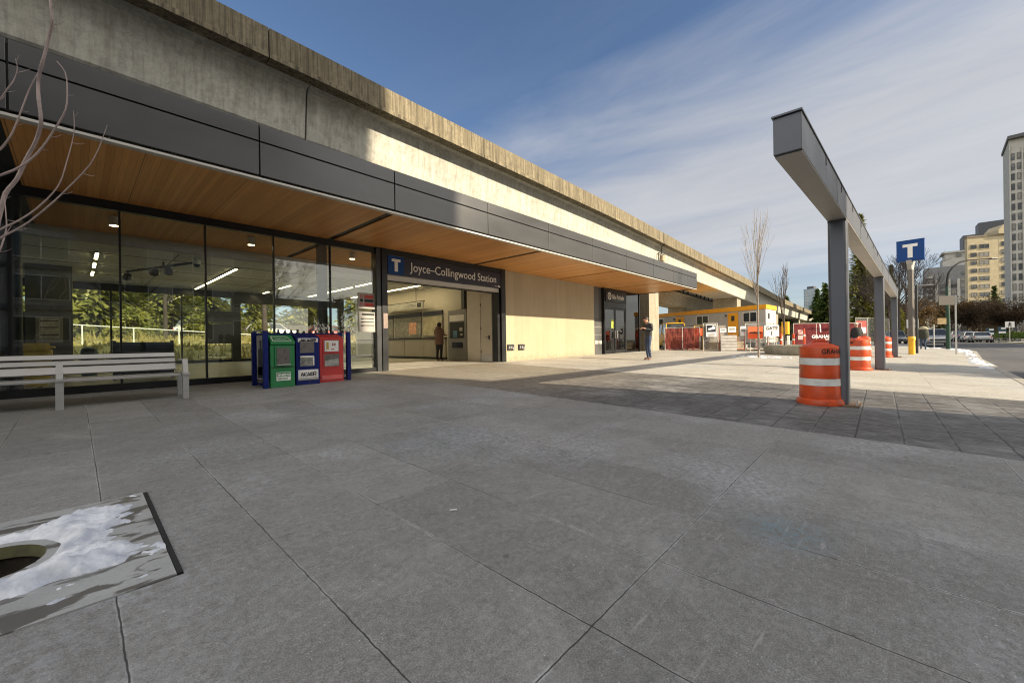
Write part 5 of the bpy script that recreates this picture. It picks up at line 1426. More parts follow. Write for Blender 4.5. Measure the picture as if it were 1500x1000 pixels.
t, J, hm = person('man in dark jacket and jeans standing head bent over a phone on sunlit paving', (16.55,7.3,z), R(62), 1.90, (m_jkt,m_denim,m_brn),
    {'nec':(0,.02,.825),'hb':(0,.045,.86),'hm':(0,.072,.90),'ht':(0,.082,.95),'nose':(0,.112,.875),'eL':(-.14,.0,.66),'wL':(-.07,.135,.70),'eR':(.14,.0,.66),'wR':(.06,.14,.70),
     'kL':(-.05,.03,.285),'tL':(-.075,.08,.018),'kR':(.058,.0,.285),'aR':(.062,-.035,.05),'tR':(.085,.055,.018)})
hair(t, hm+Vector((0,-.01,0)), 1.9, m_hair)
b = MB(); b.bx((0,.375,1.40),(.09,.012,.16),Matrix.Rotation(R(-50),3,'X')); b.build('phone', m_black, t)
b = MB(); b.lathe([(.165,.98),(.185,1.1),(.19,1.3),(.175,1.46),(.10,1.55)],(0,.0,0),20,sy=.72,cap=False); b.build('jacket', m_jkt, t, smooth=60)
b = MB(); b.lathe([(.07,1.54),(.085,1.58),(.075,1.62)],(0,.035,0),16,cap=False); b.build('collar', m_jkt, t, smooth=60)
t, J, hm = person('woman in a brown hooded coat and black skirt at the ticket machine inside the entrance', (10.95,14.45,.287), R(-68), 1.74, (m_coat,m_blk,m_brn),
    {'eL':(-.135,.03,.66),'wL':(-.10,.14,.70),'eR':(.135,.0,.66),'wR':(.12,.12,.66)})
hair(t, hm, 1.74, m_hair, .05)
b = MB(); b.lathe([(.21,.72),(.20,.95),(.185,1.15),(.19,1.30),(.16,1.43),(.07,1.49)],(0,0,0),22,sy=.8,cap=False); b.build('coat', m_coat, t, smooth=60)
b = MB(); b.lathe([(.03,1.22),(.10,1.28),(.13,1.38),(.12,1.48),(.06,1.52)],(0,-.09,0),16,sy=.7); b.build('hood', m_coat, t, smooth=60)
b = MB(); b.lathe([(.165,.50),(.175,.80)],(0,0,0),20,sy=.7,cap=False); b.build('skirt', m_blk, t, smooth=60)
z = gz(40.3,-2.2)
t, J, hm = person('person in a bulky dark parka with a fur hood walking away along the kerb', (40.3,-2.2,z), R(-85), 1.68, (m_park,m_denim,m_blk),
    {'kL':(-.055,.05,.285),'aL':(-.055,.075,.06),'tL':(-.062,.16,.03),'aR':(.055,-.09,.06),'tR':(.062,.0,.018),'wL':(-.15,.08,.50),'wR':(.15,-.02,.50)})
b = MB(); b.lathe([(.25,.78),(.29,.9),(.30,1.1),(.29,1.28),(.22,1.42),(.10,1.47)],(0,0,0),20,sy=.85); b.build('parka', m_park, t, smooth=60)
b = MB(); b.lathe([(.10,1.36),(.26,1.42),(.27,1.48),(.16,1.60),(.04,1.64)],(0,-.03,0),18,sy=.9); b.build('fur_hood', M('fur_hood', (.30,.28,.20), .9, var=.4, vs=20, bump=.5), t, smooth=60)
hair(t, hm, 1.68, m_hair)
t, J, hm = person('person in black seen in part beside the T sign pole', (52,.35,gz(52,.3)), R(-80), 1.70, (m_blk,m_blk,m_blk), {})
hair(t, hm, 1.7, m_hair)
b = MB(); b.lathe([(.20,.80),(.23,1.0),(.22,1.3),(.10,1.44)],(0,0,0),18,sy=.8); b.build('coat', m_blk, t, smooth=60)
t, J, hm = person('person in black jacket and pale knitted hat behind the traffic drum', (29.8,1.0,gz(29.8,1)), R(-70), 1.76, (m_blk,m_denim,m_brn), {})
hair(t, hm, 1.76, M('knit_hat', (.52,.48,.40), .9, var=.2, vs=20), 0, 'knitted_hat')
b = MB(); b.lathe([(.21,.90),(.24,1.1),(.235,1.34),(.11,1.49)],(0,0,0),18,sy=.8); b.build('jacket', m_blk, t, smooth=60)

# ------------------------------------------------------------------ trees
def grow(b, p, d, L, r, depth, rng, up=.12, spread=.5, n=(2,3), tips=None, minr=.004, seg=4, sides=5):
    pts = [Vector(p)]; rs = [r]; dd = Vector(d).normalized()
    for k in range(seg):
        dd = (dd + Vector((rng.uniform(-1,1),rng.uniform(-1,1),rng.uniform(-.6,.6)))*.10 + Vector((0,0,up*.4))).normalized()
        pts.append(pts[-1]+dd*L/seg); rs.append(max(minr, r*(1-.42*(k+1)/seg)))
    b.tube(pts, rs, sides if r > .02 else 4, cap=False)
    if depth == 0:
        if tips is not None: tips.append((pts[-1], dd))
        return
    for k in range(rng.randint(*n)):
        i = rng.randint(max(1,seg//2), seg)
        a = Vector((rng.uniform(-1,1),rng.uniform(-1,1),rng.uniform(-.3,.8))).normalized()
        nd = (dd + a*spread).normalized()
        grow(b, pts[i], nd, L*rng.uniform(.6,.85), rs[i]*.68, depth-1, rng, up, spread, n, tips, minr, seg, sides)
    grow(b, pts[-1], dd, L*.75, rs[-1], depth-1, rng, up, spread, n, tips, minr, seg, sides)
def bare_tree(label, loc, h, seed, spread=.5, fork=.33, n=(2,3), depth=4, r=.06, up=.15, mat=None, limbs=5, lean=.35, group='bare trees', minr=.005, tag_=True):
    rng = random.Random(seed); mat = mat or m_birch
    t = thing('bare_tree', label, 'tree', loc, 0, group, local=True)
    b = MB(); b.tube([(0,0,-.05),(.01,0,h*fork*.5),(0,.01,h*fork),(0,0,h*.62)], [r,r*.86,r*.75,r*.42], 10); b.build('trunk', mat, t, smooth=True)
    b = MB()
    for k in range(limbs):
        a = 2*math.pi*k/limbs+rng.uniform(-.4,.4); z = h*(fork+(.60-fork)*k/limbs)
        grow(b, (0,0,z), (math.cos(a)*lean, math.sin(a)*lean, 1-lean*.4), h*.27*(1-.25*k/limbs), r*.42, depth, rng, up, spread, n, None, minr)
    grow(b, (0,0,h*.60), (0,0,1), h*.22, r*.42, depth-1, rng, up, spread*.7, n, None, minr)
    b.build('branches', mat, t, smooth=True)
    return t
bare_tree('slender upright bare tree planted in the plaza in front of the arrow sign', (22.1,4.3,gz(22.1,4.3)), 6.9, 5, .22, .31, (1,2), 2, .048, .16, m_birch, 9, .09, 'bare plaza trees', .0045)
bare_tree('bushy bare tree growing out of the round planter', (pcx-.1,pcy+.75,gz(26,3)+.3), 4.7, 11, .26, .16, (1,2), 2, .055, .13, M('dark_bark', (.09,.07,.06), .9, var=.3, vs=7), 8, .18, 'bare plaza trees', .006)

def conifer_mesh(h, rad, seed, mat, droop=.35, levels=34, per=9, leaf=.22, limbs=1.0):
    rng = random.Random(seed); b = MB(); wd = MB()
    wd.tube([(0,0,-.2),(0,0,h*.5),(0,0,h*.97)], [h*.022,h*.013,.01], 8)
    for k in range(levels):
        f = k/levels; z = h*(.05+.94*f); R0 = rad*((1-f)**.85)*rng.uniform(.75,1.1)+.04
        for j in range(per):
            a = rng.uniform(0,6.283); L = R0*rng.uniform(.55,1.15); ca, sa = math.cos(a), math.sin(a)
            if rng.random() < limbs: wd.tube([(0,0,z),(ca*L*.5,sa*L*.5,z-L*droop*.25),(ca*L*.9,sa*L*.9,z-L*droop*.8)], [.02+.012*R0,.012,.004], 3, cap=False)
            m = max(3, int(L/leaf*2.2))
            for i in range(m):
                s = (i+rng.random())/m; q = Vector((ca*L*s, sa*L*s, z-L*droop*s*s+rng.uniform(-.08,.08)*leaf*3))
                q += Vector((rng.uniform(-1,1),rng.uniform(-1,1),rng.uniform(-.7,.2)))*leaf*.8
                w = leaf*rng.uniform(.5,1.15)
                dx = Vector((ca,sa,rng.uniform(-.9,.1))).normalized(); dy = Vector((-sa,ca,rng.uniform(-.5,.5))).normalized()
                b.add([tuple(q-dx*w-dy*w*.45),tuple(q+dx*w*1.1),tuple(q-dx*w*.7+dy*w*.5-Vector((0,0,w*.5)))],[(0,1,2)])
    return b, wd
def conifer(label, loc, h, rad, seed, mat, group, **k):
    t = thing('conifer', label, 'tree', loc, 0, group, local=True)
    b, wd = conifer_mesh(h, rad, seed, mat, **k)
    b.build('foliage', mat, t, fix=False); wd.build('trunk', m_bark, t, fix=False)
    return t
def crown_tree(label, loc, h, rad, seed, mat, group, name='tree', leaf=.16, count=5200, low=.28, bark=None):
    rng = random.Random(seed); t = thing(name, label, 'tree', loc, 0, group, local=True)
    b = MB(); b.tube([(0,0,-.3),(.03,0,h*.3),(0,.05,h*.6)], [h*.02,h*.016,h*.008], 8)
    tips = []
    for k in range(7):
        a = k*.9+rng.uniform(-.3,.3); grow(b, (0,0,h*(low+.06*k)), (math.cos(a)*.8,math.sin(a)*.8,.7), h*.24, h*.008, 2, rng, .05, .7, (2,3), tips, .008)
    b.build('trunk', bark or m_bark, t, fix=False)
    f = MB(); lumps = []
    for k in range(26):
        a = rng.uniform(0,6.283); s = rng.random()**.5; zz = rng.uniform(low+.06, .93); env = math.sin(math.pi*min(1,max(.05,(zz-low)/(1.02-low)))**.75)
        lumps.append((Vector((math.cos(a)*rad*s*env, math.sin(a)*rad*s*env, h*zz)), rad*rng.uniform(.22,.42)))
    lumps += [(p, rad*.2) for p, _ in tips[:40]]
    for i in range(count):
        c, lr = rng.choice(lumps); d = Vector((rng.gauss(0,1),rng.gauss(0,1),rng.gauss(0,.8))).normalized()
        q = c+d*lr*rng.random()**.4; w = leaf*rng.uniform(.5,1.2)
        e1 = Vector((rng.uniform(-1,1),rng.uniform(-1,1),rng.uniform(-1,1))).normalized(); e2 = e1.orthogonal().normalized()
        f.add([tuple(q-e1*w),tuple(q+e2*w*.55),tuple(q+e1*w),tuple(q-e2*w*.55)],[(0,1,2,3)])
    f.build('crown', mat, t, fix=False)
    return t
# behind the hall
g = 'sunlit trees behind the hall'
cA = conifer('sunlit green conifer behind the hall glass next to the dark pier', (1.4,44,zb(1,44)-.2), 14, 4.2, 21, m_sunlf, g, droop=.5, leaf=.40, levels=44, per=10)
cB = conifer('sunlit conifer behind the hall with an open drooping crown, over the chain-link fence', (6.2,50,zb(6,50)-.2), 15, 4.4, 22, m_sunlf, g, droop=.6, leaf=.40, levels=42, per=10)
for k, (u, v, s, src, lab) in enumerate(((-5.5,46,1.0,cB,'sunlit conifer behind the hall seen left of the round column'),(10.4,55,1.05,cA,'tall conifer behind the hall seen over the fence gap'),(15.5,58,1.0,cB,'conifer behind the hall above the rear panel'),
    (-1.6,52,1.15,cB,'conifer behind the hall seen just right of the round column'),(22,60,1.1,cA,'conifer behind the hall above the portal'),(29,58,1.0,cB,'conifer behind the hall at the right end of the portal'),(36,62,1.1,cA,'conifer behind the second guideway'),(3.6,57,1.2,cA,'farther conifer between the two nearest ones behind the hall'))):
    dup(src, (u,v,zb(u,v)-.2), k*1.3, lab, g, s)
bs = crown_tree('round green bush at the foot of the trees behind the hall', (2.8,41,zb(3,41)-.4), 2.6, 1.7, 31, m_sunlf, 'bushes on the bank', 'bush', .16, 3200, .05)
for u, v, s, lab in ((7.4,43,1.0,'green bush on the bank behind the middle of the fence'),(12.0,44,.8,'low bush on the bank near the dark parked car'),(-2.5,41,1.1,'bush on the bank left of the dark pier'),(22.5,42,.8,'low bush on the bank beyond the portal')):
    dup(bs, (u,v,zb(u,v)-.4), u, lab, 'bushes on the bank', s)
bare_tree('bare trunk with rising limbs on the bank seen through the rear portal', (11.6,41,zb(11,41)-.2), 9, 41, .55, .35, (2,3), 3, .26, .1, m_bark, 6, .5, 'bare trees behind the hall', .012)
bare_tree('bare tree on the bank by the white building', (4.6,39.5,zb(4.6,39)-.2), 8, 43, .55, .35, (2,3), 3, .16, .1, m_bark, 6, .5, 'bare trees behind the hall', .012)
t = fence('chain_link_fence', 'chain-link fence with pale top rail on the grassy bank behind the hall', (-12,32), (10.5,32), 1.0, 2.28, (.0,.97), m_chainf, 12, (1,), .035, fr=m_white)
for ch in kids(t):
    for vtx in ch.data.vertices: vtx.co.z -= (vtx.co.x-13)*.062-.0
t = thing('white_house', 'pale house among the trees behind the hall', 'house', (8,66,2.4))
b = MB(); b.box(2,14,64,72,1.5,6.2); b.build('wall', M('house_white', (.62,.60,.55), .8), t)
b = MB(); b.prism([(1.4,6.2),(14.6,6.2),(8,9.0)], lambda q, a: (q[0],a,q[1]), 63.4, 72.6); b.build('roof', m_grey, t)
for u in (3.5,6.5,9.5,12.2):
    b = MB(); b.box(u-.6,u+.6,63.93,63.99,3.2,4.8); b.build('window', m_win, t)
t = thing('timber_fence', 'dark board fence under the trees behind the hall', 'fence', (10,54,2))
b = MB(); 
for k in range(90): b.box(2+k*.3,2+k*.3+.27,53.9,53.96,1.6,3.5+.05*math.sin(k))
b.build('boards', M('dark_boards', (.07,.065,.055), .9, var=.3), t)
t = thing('black_signal_case', 'black equipment case behind the hall glass left of the dark pier', 'cabinet', (-2.2,26,.3))
b = MB(); b.box(-2.9,-1.3,25.5,26.4,.2,2.6); b.build('case', m_black, t, bevel=.04)
b = MB(); b.box(-2.8,-1.4,25.46,25.5,.4,2.4); b.build('front', m_dark, t)

# along the street at the right
g = 'conifers beyond the site'
c1 = conifer('dark conifer rising behind the far guideway, left of two', (82.2,14.0,.3), 8.2, 2.6, 51, m_conif, g, droop=.35, leaf=.27, levels=40, per=10)
dup(c1, (90,12.9,.3), 2.0, 'dark conifer with pointed top just left of the planter tree', g, 1.08)
c2 = conifer('olive conifer in front of the glass tower', (100,9.2,.3), 10.6, 3.7, 53, m_conif, g, droop=.35, leaf=.30, levels=46, per=11)
dup(c2, (88,7.0,.3), 2.2, 'dark conifer beside the nearest grey post', g, .98)
big = conifer('huge dense conifer seen between the first two grey posts', (79.7,2.1,.3), 19.5, 3.9, 57, m_conif2, g, droop=1.1, leaf=.30, levels=84, per=13, limbs=.06)
dup(big, (86,-1.3,.3), 1.3, 'shorter dense conifer between the second and third grey posts', g, .62)
dup(c2, (128,3.5,.3), 3.2, 'distant conifer low behind the third grey post', g, .9)
g = 'bare street trees'
bt = bare_tree('spreading bare tree between the third grey post and the T sign pole', (64,-1.6,.3), 9.5, 61, .75, .22, (2,3), 4, .16, .04, m_bark, 7, .6, g, .012)
dup(bt, (72,-.8,.3), 2.0, 'bare tree just right of the T sign pole', g, .85)
dup(bt, (76,-2.6,.3), 4.0, 'bare tree directly behind the T sign pole', g, 1.0)
rl = crown_tree('rust-brown leafy tree low beside the dark street lamp', (96,-4.2,.2), 7.5, 3.2, 63, m_rust, 'brown trees by the road', leaf=.17, count=3600)
dup(rl, (110,-6.2,.2), 1.0, 'rust-brown tree left of the brown twiggy one across the road', 'brown trees by the road', 1.0)
br = crown_tree('broad dark brown twiggy tree across the road above the parked cars', (118,-14.2,.1), 7.6, 5.2, 65, m_brush, 'brown trees by the road', leaf=.12, count=17000, low=.14)
dup(br, (112,-16.6,.1), 2.0, 'dark brown twiggy tree across the road right of the green one', 'brown trees by the road', .92)
dup(br, (128,-13.6,.1), 4.0, 'dark brown tree behind the row of parked cars', 'brown trees by the road', .95)
dup(rl, (122,-10.8,.1), 2.5, 'rusty tree at the end of the parked row', 'brown trees by the road', 1.2)
gt = conifer('dark green conifer standing above the brown trees across the road', (150,-20.3,.1), 13.0, 3.6, 67, m_conif, 'green trees across the road', droop=.25, leaf=.34, levels=40, per=10)
dup(gt, (112,-20.6,.1), 1.0, 'dark green tree cut by the right edge of the view', 'green trees across the road', .62)
dup(gt, (210,-15.5,.1), 1.0, 'far dark green tree behind the curved lamp arm', 'green trees across the road', 1.0)
dup(gt, (190,-9.5,.1), 2.0, 'far dark green tree right of the slim lamp', 'green trees across the road', .95)
dup(gt, (165,-4.0,.1), 3.0, 'far dark green tree behind the bare trees by the T sign', 'green trees across the road', .7)
t = thing('hedge', 'low dark hedge and wall across the road under the brown trees', 'hedge', (95,-14,.1))
b = MB(); rng = random.Random(5)
for i in range(5200):
    q = Vector((rng.uniform(78,150), -13.2+rng.uniform(-.7,.7), .1+rng.random()**.7*1.25)); w = .16*rng.uniform(.5,1.2)
    e1 = Vector((rng.uniform(-1,1),rng.uniform(-1,1),rng.uniform(-1,1))).normalized(); e2 = e1.orthogonal().normalized()
    b.add([tuple(q-e1*w),tuple(q+e2*w*.6),tuple(q+e1*w),tuple(q-e2*w*.6)],[(0,1,2,3)])
b.build('leaves', m_conif, t, fix=False)
b = MB(); b.box(78,150,-13.9,-12.6,0,.55); b.build('wall', m_kerb, t)

# bare sapling reaching into the view at the left edge
SAP = thing('bare_sapling', 'bare sapling with pinkish curving branches at the left edge', 'tree', (-.78,5.35,gz(-.78,5.35)))
b = MB(); b.tube([(-.78,5.35,gz(-.78,5.35)-.03),(-.77,5.36,.9),(-.70,5.36,1.45),(-.56,5.31,1.66)], [.045,.036,.028,.022], 10); b.build('trunk', m_twig, SAP, smooth=True)
BR = [([(-.70,5.36,1.45),(-.56,5.31,1.66),(-.51,5.28,1.71),(-.43,5.19,1.98),(-.39,5.15,2.19),(-.36,5.12,2.34),(-.3,5.06,2.45),(-.25,5.0,2.6),(-.19,4.87,2.73),(-.16,4.76,2.85),(-.17,4.76,3.02),(-.17,4.77,3.18),(-.14,4.66,3.3),(-.11,4.63,3.46),(-.09,4.53,3.55),(-.1,4.55,3.7),(-.1,4.55,4.1)], .020, .008),
 ([(-.70,5.36,1.45),(-.6,5.2,1.9),(-.47,4.95,2.34),(-.37,4.83,2.39),(-.26,4.72,2.46),(-.17,4.63,2.57),(-.09,4.54,2.73),(-.03,4.47,2.88),(-.02,4.46,3.04),(-.03,4.47,3.16),(-.07,4.51,3.24)], .012, .003),
 ([(-.77,5.36,.9),(-.6,5.0,1.6),(-.44,4.77,1.89),(-.36,4.68,1.96),(-.26,4.57,2.03),(-.16,4.46,2.13),(-.07,4.36,2.27),(-.03,4.32,2.43),(.01,4.28,2.65),(.01,4.28,2.81)], .010, .002),
 ([(-.77,5.36,.9),(-.6,5.1,1.6),(-.46,4.93,1.83),(-.37,4.84,1.93),(-.25,4.71,2.02),(-.13,4.57,2.15),(-.02,4.46,2.3),(.08,4.35,2.45),(.13,4.29,2.57),(.16,4.26,2.68),(.18,4.24,2.76)], .010, .002),
 ([(-.56,5.31,1.66),(-.58,5.4,2.3),(-.48,5.4,2.65),(-.4,5.32,2.74),(-.34,5.25,2.85),(-.3,5.21,2.98),(-.27,5.17,3.09),(-.23,5.12,3.23),(-.18,5.07,3.37)], .011, .004),
 ([(-.58,5.4,2.3),(-.5,5.15,2.7),(-.43,5.05,2.95),(-.37,4.99,3.03),(-.33,4.94,3.11),(-.3,4.91,3.17),(-.28,4.89,3.26),(-.29,4.9,3.34)], .009, .002),
 ([(-.51,5.28,1.71),(-.42,5.04,1.79),(-.38,5.0,1.88),(-.35,4.97,2.03),(-.35,4.96,2.13),(-.36,5.0,2.3)], .008, .003)]
rng = random.Random(3)
for pts, r0, r1 in BR:
    b = MB(); n = len(pts)
    P = [Vector(p) for p in pts]; fine = []
    for i in range(n-1):
        p0, p1, p2, p3 = P[max(i-1,0)], P[i], P[i+1], P[min(i+2,n-1)]
        for s in (0,.34,.67):
            fine.append(.5*((2*p1)+(p2-p0)*s+(2*p0-5*p1+4*p2-p3)*s*s+(3*p1-p0-3*p2+p3)*s**3))
    fine.append(P[-1]); m = len(fine)
    rs = [.86*(r0+(r1-r0)*i/(m-1))*(1+.12*(i % 5 == 0)) for i in range(m)]
    b.tube(fine, rs, 7)
    for i in range(5, m-1, 3):
        if rng.random() < .6:
            d = Vector((rng.uniform(.2,1),rng.uniform(-1,.2),rng.uniform(-.2,.6))).normalized(); L = rng.uniform(.03,.10)
            b.tube([fine[i],fine[i]+d*L*.6,fine[i]+d*L+Vector((0,0,.01))], [.0022,.0018,.001], 4)
    b.build('branch', m_twig, SAP, smooth=True)

# ------------------------------------------------------------------ buildings
def win_mesh(w, h, kind):
    b = MB(); d = .06
    b.box(-d,0,-w/2,w/2,-h/2,h/2,1)
    t_ = .07
    for a in ([-w/2,w/2-t_] if kind == 1 else [-w/2,-t_/2,w/2-t_]): b.box(-d-.05,-d,a,a+t_,-h/2,h/2,0)
    b.box(-d-.05,-d,-w/2,w/2,h/2-t_,h/2,0); b.box(-d-.05,-d,-w/2,w/2,-h/2,-h/2+t_,0)
    if kind == 3: b.box(-d-.10,0,-w/2-.1,w/2+.1,-h/2-.25,-h/2-.02,0)
    return b
def facade(t, name, cols, floors, w, h, kind, mats, fx, skip=()):
    """windows on one wall of a tower; fx(y, z) -> (local x, y, z, rz)"""
    first = None
    for z in floors:
        for y in cols:
            if (y, z) in skip: continue
            X, Y, Z, rz = fx(y, z)
            if first is None:
                b = win_mesh(w, h, kind); o = b.build(name, mats, t); first = o
            else:
                o = first.copy(); COL.objects.link(o); o.parent = t
            o.location = (X, Y, Z); o.rotation_euler = (0,0,rz)
def tower(name, label, loc, rz, W, D, Hh, mat, cat='tower', taper=0.0):
    t = thing(name, label, cat, loc, rz, local=True)
    b = MB(); b.prism([(0,-W/2),(D,-W/2),(D,W/2-taper),(D*.18,W/2-taper*.06),(0,W/2)], lambda q, a: (q[0],q[1],a), -1, Hh); b.build('wall', mat, t)
    return t
m_twy = mat_concrete('tower_yellow', (.47,.40,.27), streak=.05, blotch=.15, warm=(.4,.3,.15))
m_twg = mat_concrete('tower_grey', (.19,.195,.21), streak=.05, blotch=.15)
m_tww = mat_concrete('tower_pale', (.40,.395,.38), streak=.05, blotch=.12)
m_twd = M('tower_dark', (.05,.055,.07), .5, var=.1)
m_frw = M('window_frame', (.13,.13,.13), .6); m_frd = M('window_frame_dark', (.06,.065,.072), .6)
def mat_blinds(name):
    m, nt, out = nodes(name); t = NT(nt)
    r = t.n('ObjectInfo').outputs['Random']
    c = t.mix(t.mapr(r, .0, .55), (.02,.024,.03), (.06,.07,.08)); c = t.mix(t.mapr(r, .72, .80), c, (.20,.19,.17))
    z = t.n('SeparateXYZ'); t.l(t.obj(), z.inputs[0])
    c = t.mix(t.mapr(t.math('SUBTRACT', z.outputs[2], t.math('SUBTRACT', .9, t.math('MULTIPLY', r, 1.6))), -.02, .02, 0, .35), c, (.22,.21,.19))
    b = t.bsdf(c, .3, 0, .4); t.l(b.outputs[0], out.inputs[0]); return m
m_twwin = mat_blinds('tower_window')
# yellow tower
RZ = R(24)
t = tower('apartment_tower', 'yellow apartment tower with rows of wide windows and brown balconies', (230.7,-31.9,-1), RZ, 16.5, 14, 38.5, m_twy, taper=11)
zs_ = [2.2+k*2.98 for k in range(12)]
facade(t, 'window', (6.5,), zs_, 1.7, 1.5, 2, [m_frd, m_twwin], lambda y,z: (-.02,y,z,0))
facade(t, 'window', (3.5,), zs_, 2.8, 1.6, 2, [m_frw, m_twwin], lambda y,z: (-.02,y,z,0))
facade(t, 'window', (-2.6,), zs_, 2.8, 1.6, 2, [m_frw, m_twwin], lambda y,z: (-.02,y,z+.5,0))
b = MB()
for z in zs_: b.box(-1.0,0,-8.2,-6.4,z-1.3,z-.5); b.box(-.9,-.05,-8.1,-6.5,z-.5,z+1.2)
b.build('balcony', M('balcony_brown', (.16,.07,.04), .7, var=.3), t)
b = MB()
for z in zs_: b.box(-.10,0,1.9,5.1,z-1.05,z-.9)
b.box(-.02,0,-.9,-.6,-1,41); b.prism([(-8.2,39.1),(-8.2,42.2),(-4.6,43.0),(-1.6,42.4),(-.2,40.6),(-.2,39.1)], lambda q, a: (a, q[0], q[1]), -.7, 6)
b.build('bay', m_twy, t)
b = MB(); b.prism([(-.2,-8.4),(14.2,-8.4),(14.2,-2.6),(2.5,7.8),(-.2,8.45)], lambda q, a: (q[0],q[1],a), 38.5, 39.1); b.build('roof', M('roof_brown', (.20,.16,.12), .8), t)
# grey tower with a white crown and dark top
t = tower('apartment_tower', 'grey stepped apartment tower behind the curved lamp, with a white crown', (296,-27.5,-1), R(0), 21, 12, 36.5, m_twg)
b = MB(); b.box(1.5,14,-12,4.0,36.5,40.5); b.box(1.3,14,-12.2,4.2,43.2,44.0); b.box(2.2,13,-11,3.2,40.5,43.2); b.build('crown', m_tww, t)
b = MB(); b.box(4,15,-16,-3.2,36.4,51.5); b.box(5,14,-18,-8.5,51.5,57); b.build('upper_block', m_twd, t)
zs2 = [3+k*2.95 for k in range(11)]
facade(t, 'window', (-8.6,-5.4,-3.0), zs2, 2.1, 1.5, 3, [m_frw, m_twwin], lambda y,z: (-.02,y,z,0))
facade(t, 'window', (8.2,), zs2, 2.2, 1.7, 3, [m_frd, m_twwin], lambda y,z: (-.02,y,z,0))
b = MB()
for y in (6.3,2.0,-1.2): b.box(-.6,0,y-.5,y+.5,-1,30)
b.build('pilaster', m_tww, t)
facade(t, 'window', (4.2,.4), zs2[:9], 1.8, 2.0, 2, [m_frd, m_twwin], lambda y,z: (-.02,y,z,0))
b = MB()
for k in range(11):
    for y in (-10,8.8): b.box(-1.1,0,y-1.1,y+1.1,1.6+k*2.95,2.5+k*2.95)
b.build('balcony', M('balcony_pale', (.36,.36,.36), .6), t)
b = MB()
for y in (-9.5,-5.5,-1.5): b.box(1.40,1.5,y-.9,y+.9,41.0,42.6)
for y in (-13.5,-9.5): b.box(3.9,4,y-1.0,y+1.0,47.5,50)
b.build('crown_window', m_twwin, t)
# tall tower cut by the frame
t = tower('apartment_tower', 'tall grey apartment tower with dark bay windows at the right edge', (174.6,-29.8,-1), R(-4), 6.4, 14, 55.5, m_tww)
zs3 = [4+k*2.75 for k in range(18)]
facade(t, 'window', (2.55,1.5), zs3, .62, 1.8, 1, [m_frd, m_twwin], lambda y,z: (-.02,y,z,0))
facade(t, 'window', (.35,), zs3, .62, 1.8, 1, [m_frd, m_twwin], lambda y,z: (-.02,y,z-.35,0))
b = MB(); b.box(-.35,0,.78,1.05,-1,53); b.box(-.25,0,2.95,3.2,-1,54); b.box(.5,14,-16,-3.2,-1,55); b.build('wing', m_tww, t)
for k in range(18):
    z = 3.4+k*2.75
    b = MB(); b.prism([(.4,-.5),(-1.0,-1.1),(-1.0,-3.2),(.4,-3.8)], lambda q, a: (q[0], q[1], a), z, z+1.75); o = b.build('bay_window', m_twwin if k % 3 else m_trim, t)
    b = MB(); b.prism([(.4,-.4),(-1.1,-1.05),(-1.1,-3.3),(.4,-3.9)], lambda q, a: (q[0], q[1], a), z-.8, z-.02); b.build('bay_band', m_frd, t)
b = MB(); b.box(-1.2,14.3,-16,3.5,55.5,56.4); b.build('roof', m_frd, t)
b = MB(); b.box(-1.4,0,-4.6,-1.2,51.0,52.2); b.build('balcony', m_twg, t)
# glass tower far off between the conifers
t = tower('glass_tower', 'far blue-grey glass tower between the conifers', (494,50.5,0), R(-20), 12, 14, 49, M('tower_glass', (.20,.26,.31), .15, .2, var=.25, vs=.15), 'tower')
b = MB()
for k in range(15): b.box(-.12,0,-6,6,3+k*3.1,3.5+k*3.1)
for y in (-3,0,3): b.box(-.14,0,y-.15,y+.15,0,49)
b.build('slab_edge', m_tww, t)
b = MB(); b.box(-.2,14.2,6.0,6.2,0,49.2); b.box(1,6,-2,4,49,51.5); b.build('core', m_twd, t)
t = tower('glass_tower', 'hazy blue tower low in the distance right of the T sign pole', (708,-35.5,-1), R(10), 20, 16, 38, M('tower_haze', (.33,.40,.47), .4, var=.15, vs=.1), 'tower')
b = MB()
for k in range(10): b.box(-.2,0,-10,10,4+k*3.5,5+k*3.5)
b.box(3,10,-6,4,38,42); b.build('slab_edge', m_frw, t)
t = tower('low_block', 'low pale terraced block behind the road trees', (250,-14,-1), R(20), 12, 14, 9, m_tww, 'building')
b = MB()
for k in range(3): b.box(-.5-1.2*(2-k),0,-6.5+k,6.5,1.5+k*2.8,2.3+k*2.8)
b.build('terrace', m_white, t)
# the block across the road whose shade falls on the paving; it shows in the glass
t = thing('apartment_block', 'long concrete apartment block across the road, mirrored in the station glass', 'apartment block', (-10,-25,0))
b = MB(); b.box(-60,14.3,-40,-25,-.6,27.0); b.build('wall', m_tww, t)
b = MB(); b.box(-60.2,14.45,-40.2,-24.8,27.0,27.2); b.build('roof', m_grey, t)
LOC[t.name] = Vector((0,0,0)); first = None
for k in range(8):
    for j in range(12):
        if first is None:
            b = win_mesh(3.0, 1.9, 2); first = o = b.build('window', [m_white, m_win], t)
        else:
            o = first.copy(); COL.objects.link(o); o.parent = t
        o.location = (-28.5+j*4.6, .02, 2.6+k*3.15); o.rotation_euler = (0,0,R(-90))
b = MB()
for k in range(8): b.box(-50,24.3,0,.25,.9+k*3.15,1.25+k*3.15)
b.build('floor_band', m_twg, t)
t = thing('apartment_block', 'unseen block beyond the right edge, added to shade the far guideway', 'apartment block', (69,-34,0))  # out of view, added to throw shade on the guideway past the second pier
b = MB(); b.box(60,77,-46,-30,-.6,29); b.build('wall', m_twg, t)
b = MB()
for k in range(9):
    for j in range(4): b.box(61.5+j*4,64+j*4,-30,-29.96,2+k*3,3.7+k*3)
b.build('windows', m_win, t)
b = MB(); b.box(59.7,77.3,-46.3,-29.7,29,29.4); b.build('roof', m_grey, t)
